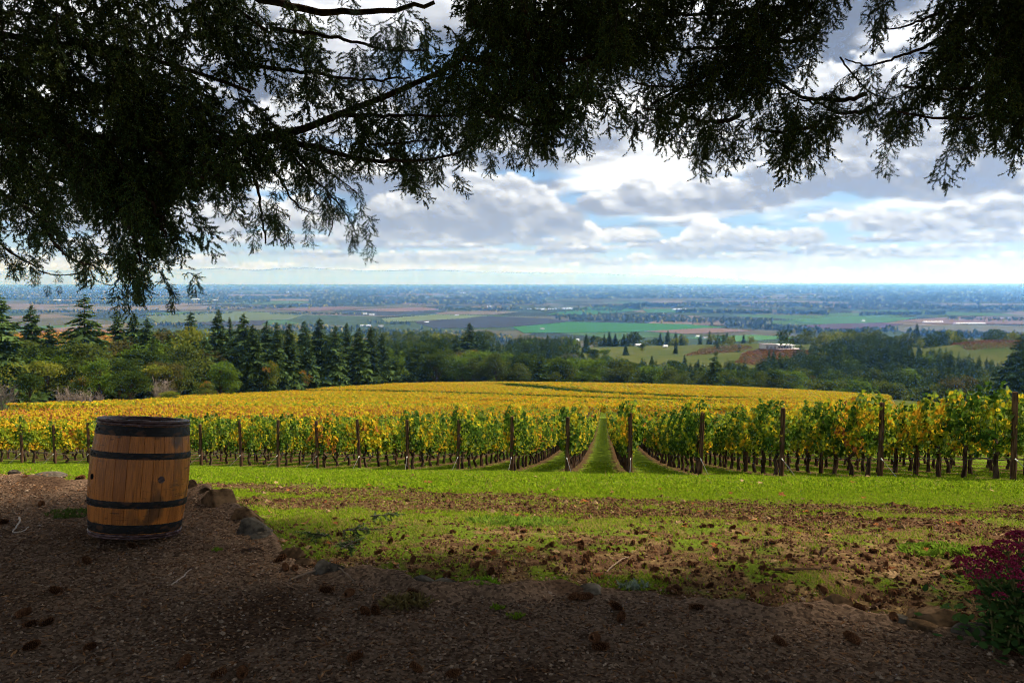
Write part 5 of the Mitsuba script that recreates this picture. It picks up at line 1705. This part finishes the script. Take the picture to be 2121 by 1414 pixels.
def rolled(z, r, h):
    """the proud lip made of stave ends"""
    P = np.array([[r - .035, z], [r + .004, z], [r + .009, z + h * .25], [r + .009, z + h * .75], [r + .003, z + h], [r - .028, z + h], [r - .035, z + h * .5]])
    n, m = 96, len(P)
    a = np.arange(n) * 2 * np.pi / n
    V = np.stack([P[:, 0][None] * np.cos(a)[:, None], P[:, 0][None] * np.sin(a)[:, None], np.broadcast_to(P[:, 1], (n, m))], -1)
    i, j = np.meshgrid(np.arange(n), np.arange(m), indexing='ij')
    i2, j2 = (i + 1) % n, (j + 1) % m
    return V.reshape(-1, 3), np.stack([i * m + j, i2 * m + j, i2 * m + j2, i * m + j2], -1).reshape(-1, 4)


for i, (z, r, h) in enumerate([(.944 * B_H + .003, B_E + .010, .020), (.944 * B_H + .025, B_E + .006, .022), (-.004, B_E + .003, .017), (.0145, B_E + .008, .018)]):
    key = 'wine_barrel__rim' + ('' if i == 0 else f'_{i:03d}')
    scene[key] = mikit.ply(rolled(z, r, h), 'm_rim', 40, to_world=TF(BM))
# head: boards set a little below the lip
hx = np.linspace(-.29, .29, 8)
for i in range(7):
    w0, w1 = hx[i] + .0012, hx[i + 1] - .0012
    s = trimesh.creation.extrude_polygon(__import__('shapely').Point(0, 0).buffer(.288, 48).intersection(__import__('shapely').box(w0, -.4, w1, .4)), .02, engine='earcut')
    s.apply_translation([0, 0, .905 * B_H])
    uv = np.stack([s.vertices[:, 0] * .4 + i * .13, s.vertices[:, 1]], 1)
    scene['wine_barrel__head_board' + ('' if i == 0 else f'_{i:03d}')] = mikit.ply(s, 'm_oak', False, uv=uv, to_world=TF(BM))
for nm, ang, t, r, mat in (('bung', -41, .50, .026, 'm_rim'), ('bung_hole', -130, .50, .022, 'm_dark')):
    a = math.radians(ang)
    c = trimesh.creation.cylinder(r, .010, sections=24)
    n_ = np.array([math.cos(a), math.sin(a), 0])
    c.apply_transform(trimesh.geometry.align_vectors([0, 0, 1], n_))
    c.apply_translation(n_ * (prof(t) - .0022) + [0, 0, t * B_H])
    scene[f'wine_barrel__{nm}'] = mikit.ply(c, mat, 40, to_world=TF(BM))
labels['wine_barrel__bung'] = {'label': 'round grey bung in the middle of the barrel'}
labels['wine_barrel__bung_hole'] = {'label': 'open black bung hole at the left side'}


# ------------------------------------------------------------------ stones along the edge of the terrace
def f_rock(p, n, uv):
    a = fbm(p.x * 9, p.y * 9, p.z * 9, 4)
    b = fbm(p.x * 40, p.y * 40, p.z * 40, 3)
    return mix((0.045, 0.030, 0.018), (0.20, 0.13, 0.075), smoothstep(.3, .7, a * .6 + b * .4))


def f_rock_grey(p, n, uv):
    a = fbm(p.x * 9 + 5, p.y * 9, p.z * 9, 4)
    b = fbm(p.x * 45, p.y * 45, p.z * 45, 3)
    return mix((0.035, 0.030, 0.025), (0.15, 0.135, 0.11), smoothstep(.3, .7, a * .6 + b * .4))


scene['m_rock'] = two(diffuse(f_rock))
scene['m_rock_grey'] = two(diffuse(f_rock_grey))


def rock_mesh(seed, w, d, h):
    rng = np.random.default_rng(seed)
    m = trimesh.creation.icosphere(4, 1.0)
    v = np.array(m.vertices)
    # a lump cut by random planes, then weathered
    for _ in range(11):
        n_ = rnd_unit(rng, 1)[0]
        n_[2] = abs(n_[2]) if rng.random() < .6 else n_[2]
        k = rng.uniform(.55, .88)
        s = v @ n_ - k
        v = v - np.where(s > 0, s, 0)[:, None] * n_ * .93
    v = v * (1 + .16 * (meshkit.fbm(v * 2.2 + seed, 4, seed) - .5)[:, None] + .05 * (meshkit.fbm(v * 9 + seed, 3, seed) - .5)[:, None])
    v = v * np.array([w / 2, d / 2, h * .75]) / np.abs(v).max(0)
    v[:, 2] += h * .22
    return trimesh.Trimesh(v, m.faces, process=False)


ROCKS = [(448, 1052, 78, 46, 'm_rock', 'biggest brown boulder on the lawn side of the barrel'), (396, 1014, 34, 30, 'm_rock', 'reddish stone half hidden behind the barrel'), (423, 1028, 40, 16, 'm_rock', 'low stone between the barrel and the biggest boulder'),
         (506, 1082, 72, 30, 'm_rock', 'brown rough stone behind the flat slab stone'), (519, 1110, 84, 34, 'm_rock_grey', 'flat grey slab stone standing out from the gravel edge'), (540, 1120, 46, 14, 'm_rock_grey', 'small flat stone under the slab stone'),
         (606, 1160, 56, 24, 'm_rock', 'sunken tan stone at the gravel edge right of the slab'), (628, 1172, 40, 14, 'm_rock', 'tiny tan stone next to the sunken tan stone'), (668, 1192, 42, 34, 'm_rock_grey', 'upright grey stone behind the long arched twig'), (694, 1192, 40, 28, 'm_rock_grey', 'dark stone with pale spots right of the upright stone'),
         (872, 1214, 58, 20, 'm_rock_grey', 'low grey stone at the gravel edge, left of the middle'), (924, 1222, 62, 26, 'm_rock_grey', 'pointed grey stone at the gravel edge near the middle'), (1222, 1234, 70, 16, 'm_rock_grey', 'half buried stone at the gravel edge below the middle of the lawn'),
         (1742, 1264, 66, 30, 'm_rock', 'brown lump of stone at the gravel edge, right'), (1896, 1284, 52, 36, 'm_rock', 'tilted brown stone near the flowering plant'), (1868, 1296, 44, 24, 'm_rock_grey', 'small dark stone before the tilted brown stone'), (1958, 1300, 116, 46, 'm_rock', 'large flat brown stone near the flowering plant'), (1918, 1310, 86, 20, 'm_rock', 'long low stone in front of the large flat stone'),
         (2046, 1328, 124, 36, 'm_rock_grey', 'wide grey stone at the foot of the flowering plant'), (2108, 1348, 50, 34, 'm_rock', 'stone cut by the right edge at the foot of the plant'),
         (82, 984, 84, 13, 'm_rock_grey', 'long low stone on the far gravel edge left of the barrel'), (120, 987, 40, 11, 'm_rock_grey', 'second low stone on the far gravel edge left of the barrel'), (172, 988, 34, 15, 'm_rock', 'stone close to the left side of the barrel'), (28, 983, 26, 8, 'm_rock_grey', 'leftmost low stone on the far gravel edge'), (1010, 1228, 40, 12, 'm_rock_grey', 'small buried stone beside the bright green tuft')]
for i, (px, py, w, h, mat, words) in enumerate(ROCKS):
    r = ray(px, py)
    k = (P0 + .0 - EYE) / r[2]
    g = r * k
    g = np.array([g[0], g[1], float(HT(g[0], g[1]))])
    if g[1] < edge_y(g[0]) + .1:
        g[2] = float(gz(g[0], g[1]))
    s = g[1] / F
    key = new('stone')
    m = rock_mesh(700 + i, w * s * 1.08, w * s * rngt.uniform(.6, .9), h * s * 1.18)
    m.apply_transform(M4(g + np.array([0, w * s * .18, -.25 * h * s]), RZ(rngt.uniform(-.5, .5))))
    scene[key] = mikit.ply(m, mat, 32)
    tag(key, words, 'stone')


# ------------------------------------------------------------------ cones, twigs, leaves
def cone_mesh(seed):
    rng = np.random.default_rng(seed)
    m = MB()
    c = trimesh.creation.icosphere(2, 1.0)
    m.add(np.array(c.vertices) * [.40, .155, .155], c.faces, (.035, .018, .010))
    N = 92
    for i in range(N):
        t = (i + .5) / N
        x = -.46 + .92 * t
        r = .205 * math.sqrt(max(.02, 1 - (x / .52) ** 2))
        a = i * 2.39996
        rad = np.array([0, math.cos(a), math.sin(a)])
        tan = np.array([0, -math.sin(a), math.cos(a)])
        ax = np.array([1.0, 0, 0])
        o = ax * x + rad * r * .55
        w = .075 * (.6 + .6 * r / .2)
        tip = o + rad * r * .75 + ax * .075 * rng.uniform(.7, 1.2)
        mid = o + rad * r * .48 + ax * .03
        v = [o, mid + tan * w, tip, mid - tan * w, mid + ax * .035]
        f = [[0, 1, 2], [0, 2, 3], [1, 4, 2], [2, 4, 3]]
        b = np.array([.130, .062, .032]) * rng.uniform(.6, 1.2)
        m.add(v, f, np.array([b * .6, b, b * 1.7, b, b * 1.2]))
    return m


for i in range(3):
    scene[f'g_cone_{i}'] = {'type': 'shapegroup', 'scales': cone_mesh(800 + i).ply('m_cover', False)}
CONES = [(51, 992), (86, 1047), (180, 1166), (274, 1133), (115, 1227), (46, 1277), (64, 1297), (98, 1294), (64, 1345), (188, 1344), (380, 1379), (455, 1399), (502, 1397), (675, 1226), (581, 1163), (723, 1233), (859, 1234), (756, 1268), (778, 1267), (733, 1363), (864, 1388), (941, 1399), (1188, 1241), (1211, 1241), (1277, 1261), (1287, 1282), (1444, 1262), (1231, 1328), (1243, 1345), (1584, 1262), (1668, 1264), (1617, 1334), (1779, 1262), (1767, 1328), (1852, 1284), (2101, 1356), (1997, 1276), (592, 1180), (611, 1180), (8, 1084), (165, 994)]
CL = []
for i, (px, py) in enumerate(CONES):
    r = ray(px, py)
    g = r * ((P0 + .014 - EYE) / r[2])
    g[2] = float(gz(g[0], g[1]))
    sc = rngt.uniform(.085, .118)
    key = new('pine_cone')
    inst(key, f'g_cone_{rngt.integers(3)}', M4([g[0], g[1], g[2] + sc * .17], RZ(rngt.uniform(0, 6.28)) @ RY(rngt.normal(0, .25)), sc))
    CL.append((px, key))
for i, (_, key) in enumerate(sorted(CL)):
    tag(key, f'brown pine cone on the dark gravel, {nth(i)} from the left', 'pine cone', 'pine cones on the gravel')
CL, tries = [], 0
while len(CL) < 150:
    px, py = rngt.uniform(560, 2121), 1072 + 185 * rngt.random() ** .9
    g = ground(px, py)
    if g[1] < edge_y(g[0]) + .2 or g[1] > 13 or rngt.random() > np.interp(px, [560, 1000, 1300, 2121], [.35, .8, 1, .9]):
        continue
    sc = rngt.uniform(.06, .088)
    key = new('pine_cone')
    inst(key, f'g_cone_{rngt.integers(3)}', M4([g[0], g[1], g[2] + sc * .15], RZ(rngt.uniform(0, 6.28)) @ RY(rngt.normal(0, .4)), sc))
    CL.append((py, px, key))
CL.sort()
for b in range(5):
    L = sorted([(px, key) for py, px, key in CL[b * 30:(b + 1) * 30]])
    for i, (_, key) in enumerate(L):
        tag(key, f'dark pine cone in the grass, {nth(b)} band from the top, {nth(i)} from the left', 'pine cone', 'pine cones lying in the grass')

scene['m_twig'] = two(diffuse(rgb=(.20, .155, .12)))
scene['m_twig_dark'] = two(diffuse(rgb=(.055, .035, .025)))
scene['m_twig_pale'] = two(diffuse(rgb=(.42, .36, .31)))
TWIGS = [('m_twig_pale', [(40, 1079, 2), (41, 1088, 3), (33, 1100, 2), (28, 1108, 0), (46, 1107, 1), (60, 1098, 2)], .008, 'white bent twig on the gravel at the far left'),
         ('m_twig_pale', [(355, 1216, 0), (370, 1208, 2), (383, 1200, 3), (386, 1192, 1), (398, 1182, 0)], .005, 'pale forked twig on the gravel below the barrel'),
         ('m_twig_dark', [(500, 1147, 0), (520, 1144, 2), (545, 1146, 0)], .009, 'short dark stick below the slab stone'),
         ('m_twig', [(602, 1206, 0), (640, 1196, 4), (672, 1191, 8), (696, 1189, 9), (715, 1198, 5), (734, 1210, 0)], .008, 'long arched twig leaning over the upright grey stone'),
         ('m_twig_dark', [(1605, 1184, 1), (1640, 1184, 2), (1680, 1183, 2), (1720, 1177, 1)], .011, 'long dark stick in the grass at the right'),
         ('m_twig', [(1107, 1357, 0), (1118, 1351, 2), (1130, 1345, 0)], .004, 'tiny pale twig on the gravel in the lower middle'),
         ('m_twig_dark', [(612, 1336, 0), (640, 1335, 1), (664, 1334, 0)], .006, 'thin dark stick on the gravel in the lower left'),
         ('m_twig', [(1256, 1186, 1), (1285, 1168, 6), (1302, 1156, 2)], .006, 'pale curved twig in the grass right of the middle'),
         ('m_twig_dark', [(1698, 1150, 0), (1710, 1142, 3), (1718, 1136, 1)], .012, 'short thick stick in the grass at the right'),
         ('m_twig_dark', [(1805, 1262, 0), (1820, 1256, 2), (1832, 1250, 0)], .012, 'short stick at the gravel edge before the flowering plant'),
         ('m_twig', [(140, 1405, 0), (155, 1393, 2), (168, 1384, 0)], .004, 'thin twig on the gravel at the bottom left')]
for mat, pts, rad, words in TWIGS:
    P = []
    for px, py, up in pts:
        g = ground(px, py)
        zz = float(gz(g[0], g[1])) if g[1] < edge_y(g[0]) + .1 else g[2]
        P.append([g[0], g[1], zz + rad + up * g[1] / F * 1.2])
    ln, tot = smooth_line(np.array(P), 20)
    ln[1:-1] += rngt.normal(0, rad * .25, (18, 3))
    key = new('twig')
    scene[key] = mikit.ply(tube(ln, np.linspace(rad, rad * .5, 20), 6), mat, 40)
    tag(key, words, 'twig')

# green sprigs blown off the trees
for i, (px, py, a, words) in enumerate([(735, 1116, .3, 'green conifer sprig lying on the straw, tallest of the three'), (700, 1128, 2.6, 'green conifer sprig lying flat left of the tallest sprig'), (735, 1155, 1.2, 'green conifer sprig nearest to the gravel edge'), (790, 1084, .4, 'faded conifer sprig in the grass above the three green sprigs')]):
    g = ground(px, py)
    key = new('conifer_sprig')
    scene[key] = spray(900 + i, .21, .15, 9, .045, 34, .020, .006, 1.1)
    scene[key]['to_world'] = TF(M4(g + np.array([-.1, 0, .07]), RZ(a) @ RY(-.25)))
    tag(key, words, 'sprig')


def leaf_mesh(rng, col):
    """a dry maple leaf: curled, five lobes"""
    a = np.linspace(0, 2 * np.pi, 16, endpoint=False)
    r = np.array([1, .55, .9, .5, .75, .45, .5, .35, .3, .35, .5, .45, .75, .5, .9, .55])
    z = .28 * np.sin(a * 2 + rng.random() * 6) * r + .2 * rng.normal(0, .3, 16)
    v = np.vstack([[0, 0, 0], np.stack([r * np.cos(a), r * np.sin(a), z + .12], 1)])
    i = np.arange(16)
    return MB().add(v, np.stack([i * 0, i + 1, (i + 1) % 16 + 1], 1), np.array(col) * rng.uniform(.8, 1.2))


LV = [(.30, .12, .045), (.36, .20, .10), (.24, .09, .04), (.42, .30, .17)]
for i in range(4):
    scene[f'g_leaf_{i}'] = {'type': 'shapegroup', 'blade': leaf_mesh(np.random.default_rng(950 + i), LV[i]).ply('m_leaf', False)}
LS = [(1100, 1143, 'orange fallen leaf in the straw left of the middle of the lawn', .08), (1200, 1123, 'orange brown fallen leaf among the cones, middle of the lawn', .08), (1845, 1182, 'orange fallen leaf before the flowering plant, upper one', .09), (1855, 1196, 'orange fallen leaf before the flowering plant, lower one', .10), (1919, 1143, 'small orange leaf on the grass tuft at the right', .06), (590, 1124, 'tan fallen leaf right of the slab stone', .07), (575, 1127, 'brown fallen leaf beside the slab stone', .07), (1405, 1087, 'red brown leaf in the grass right of the middle', .08), (1208, 1040, 'pale pink leaf on the wheel track', .12), (1150, 1016, 'tan leaf on the lawn in the middle', .14), (1620, 1028, 'pale leaf on the lawn right of the middle', .12), (2060, 1019, 'tan leaf on the lawn at the right', .12)]
for i, (px, py, words, sc) in enumerate(LS):
    g = ground(px, py)
    key = new('fallen_leaf')
    inst(key, f'g_leaf_{i % 4}', M4(g + [0, 0, .015], RZ(rngt.random() * 6) @ RX(rngt.normal(0, .3)), sc * .75))
    tag(key, words, 'leaf')
CL = []
for i in range(70):
    px, py = rngt.uniform(520, 2121), 985 + 220 * rngt.random() ** 1.5
    g = ground(px, py)
    if g[1] < edge_y(g[0]) + .2:
        continue
    key = new('fallen_leaf')
    inst(key, f'g_leaf_{rngt.integers(4)}', M4(g + [0, 0, .015], RZ(rngt.random() * 6) @ RX(rngt.normal(0, .4)), rngt.uniform(.03, .06) * (1 + .5 * (g[1] > 12))))
    CL.append((px, key))
for i, (_, key) in enumerate(sorted(CL)):
    tag(key, f'small dry leaf scattered on the lawn, {nth(i)} from the left', 'leaf', 'small dry leaves scattered on the lawn')


# low leafy weeds: a bright green tuft, small sprouts in the gravel
def weed(px, py, rad, n, col, words, h=.05):
    g = ground(px, py)
    rng = np.random.default_rng(int(px))
    a, r = rng.random(n) * 6.283, rad * np.sqrt(rng.random(n))
    x, y = g[0] + r * np.cos(a), g[1] + r * np.sin(a) * .7
    z = np.where(y < edge_y(x) + .1, gz(x, y), HT(x, y))
    d1 = unit(np.stack([np.cos(a * 3), np.sin(a * 3), rng.uniform(.2, 1.6, n)], 1))
    d2 = unit(np.cross(d1, rnd_unit(rng, n)))
    v, f = cards(np.stack([x, y, z + rng.random(n) * h * .4], 1), d1, d2, h * rng.uniform(.2, .5, n), h * rng.uniform(.5, 1.1, n))
    key = new('weed_tuft')
    scene[key] = mikit.ply((v, f), 'm_leaf', False, color=np.repeat(np.array(col) * rng.uniform(.7, 1.2, (n, 1)), 3, 0))
    tag(key, words, 'weed')


weed(998, 1218, .10, 420, (.15, .30, .02), 'bright green tuft of weeds at the gravel edge in the middle')
weed(1300, 1212, .26, 500, (.17, .25, .02), 'lime green weeds at the gravel edge right of the middle', .035)
weed(1310, 1222, .09, 140, (.20, .26, .20), 'pale grey green weed at the gravel edge right of the middle', .05)
weed(1935, 1140, .26, 500, (.14, .24, .025), 'darker green tuft of grass left of the flowering plant', .055)
weed(1075, 1082, .5, 700, (.14, .24, .03), 'dark green weeds by the near wheel track', .06)
weed(150, 1068, .22, 400, (.06, .10, .02), 'dull green weeds on the gravel left of the barrel', .035)
weed(449, 1144, .03, 40, (.14, .24, .02), 'tiny sprout in the gravel below the slab stone', .03)
weed(1030, 1264, .04, 60, (.16, .26, .02), 'tiny sprout in the gravel below the middle, left one', .03)
weed(1068, 1282, .05, 70, (.16, .26, .02), 'tiny sprout in the gravel below the middle, right one', .03)
weed(840, 1256, .16, 200, (.16, .13, .05), 'patch of dry grass in the gravel left of the middle', .06)


# ------------------------------------------------------------------ the flowering plant at the right edge
def sedum():
    rng = np.random.default_rng(55)
    r = ray(2112, 1352)
    g = r * ((P0 - EYE) / r[2])
    g[2] = P0
    s = g[1] / F
    key = 'flowering_sedum'
    heads = [(2040, 1142, 52), (2005, 1165, 46), (2085, 1128, 44), (2113, 1110, 46), (2068, 1152, 42), (2022, 1188, 40), (2038, 1166, 34), (2085, 1184, 54), (2108, 1160, 40), (2028, 1228, 30), (2072, 1232, 26), (2060, 1198, 30), (2116, 1136, 42), (2090, 1168, 34), (2118, 1190, 40), (2140, 1150, 50), (2150, 1110, 50), (2160, 1190, 46), (2135, 1215, 40)]
    hm = trimesh.creation.icosphere(1, 1.0)
    for i, (px, py, w) in enumerate(heads):
        y = g[1] + rng.uniform(-.22, .22)
        c = at(px, py, y)
        base = g + np.array([rng.normal(0, .05), rng.normal(0, .05), 0])
        mid = base + (c - base) * .5 + np.array([0, 0, .05])
        ln, _ = smooth_line(np.array([base, mid, c]), 10)
        scene[f'{key}__stem' + ('' if i == 0 else f'_{i:03d}')] = mikit.ply(tube(ln, np.linspace(.006, .004, 10), 6), 'm_stem', 40)
        # a domed head of many tiny florets
        n, R = 150, w * s * .62
        a, q = rng.random(n) * 6.283, np.sqrt(rng.random(n))
        x, yy = R * q * np.cos(a), R * q * np.sin(a)
        z = R * .42 * (1 - q ** 2) + rng.normal(0, R * .06, n) - R * .1 + R * .16 * (meshkit.noise(np.stack([x / R * 3, yy / R * 3, x * 0 + i], -1), 3) - .5)
        rr = rng.uniform(.05, .085, n) * max(R, .03)
        v = (np.array(hm.vertices)[None] * rr[:, None, None] + (c + np.stack([x, yy, z], 1))[:, None]).reshape(-1, 3)
        f = (np.array(hm.faces)[None] + (np.arange(n) * len(hm.vertices))[:, None, None]).reshape(-1, 3)
        col = np.array([[.32, .03, .085], [.40, .055, .12], [.23, .02, .055]])[rng.integers(3, size=n)] * rng.uniform(.7, 1.2, (n, 1))
        m = MB().add(v, f, np.repeat(col, len(hm.vertices), 0))
        for _ in range(9):
            a_ = rng.random() * 6.283
            e = c + np.array([R * .7 * math.cos(a_), R * .7 * math.sin(a_), 0])
            m.add(*tube([c - [0, 0, R * .8], e], .0022, 4, False), (.10, .13, .04))
        scene[f'{key}__flower_head' + ('' if i == 0 else f'_{i:03d}')] = m.ply('m_cover', False)
        # leaves up the stem
        for j in range(11):
            t = .12 + .78 * (j + rng.random() * .5) / 11
            p = ln[min(int(t * 9), 9)]
            az = rng.random() * 6.283
            L, W = rng.uniform(.045, .075), rng.uniform(.018, .030)
            d = unit(np.array([math.cos(az), math.sin(az), rng.uniform(-.1, .8)]))
            sd = unit(np.cross(d, [0, 0, 1.0]))
            up = np.cross(sd, d)
            v = [p, p + d * L * .35 + sd * W + up * .006, p + d * L * .75 + sd * W * .8, p + d * L, p + d * L * .75 - sd * W * .8, p + d * L * .35 - sd * W + up * .006]
            LEAVES.add(v, [[0, 1, 2], [0, 2, 3], [0, 3, 4], [0, 4, 5]], np.array([[.055, .12, .035], [.09, .16, .04], [.04, .09, .03]][rng.integers(3)]) * rng.uniform(.7, 1.15))
    for _ in range(520):
        p = g + np.array([rng.normal(0, .15), rng.normal(0, .15), rng.uniform(.0, .36)])
        az = rng.random() * 6.283
        L, W = rng.uniform(.04, .075), rng.uniform(.014, .026)
        d = unit(np.array([math.cos(az), math.sin(az), rng.uniform(-.2, 1.0)]))
        sd = unit(np.cross(d, [0, 0, 1.0]))
        v = [p, p + d * L * .35 + sd * W, p + d * L * .75 + sd * W * .8, p + d * L, p + d * L * .75 - sd * W * .8, p + d * L * .35 - sd * W]
        LEAVES.add(v, [[0, 1, 2], [0, 2, 3], [0, 3, 4], [0, 4, 5]], np.array([[.07, .15, .04], [.11, .20, .05], [.05, .115, .035]][rng.integers(3)]) * rng.uniform(.7, 1.15))
    scene[key + '__leaves'] = LEAVES.ply('m_leaf', False)
    labels[key + '__leaves'] = {'kind': 'stuff'}
    tag(key, 'bushy plant with dark magenta flower heads at the right edge', 'flowering plant')


LEAVES = MB()
scene['m_stem'] = two(diffuse(rgb=(.13, .13, .05)))
sedum()
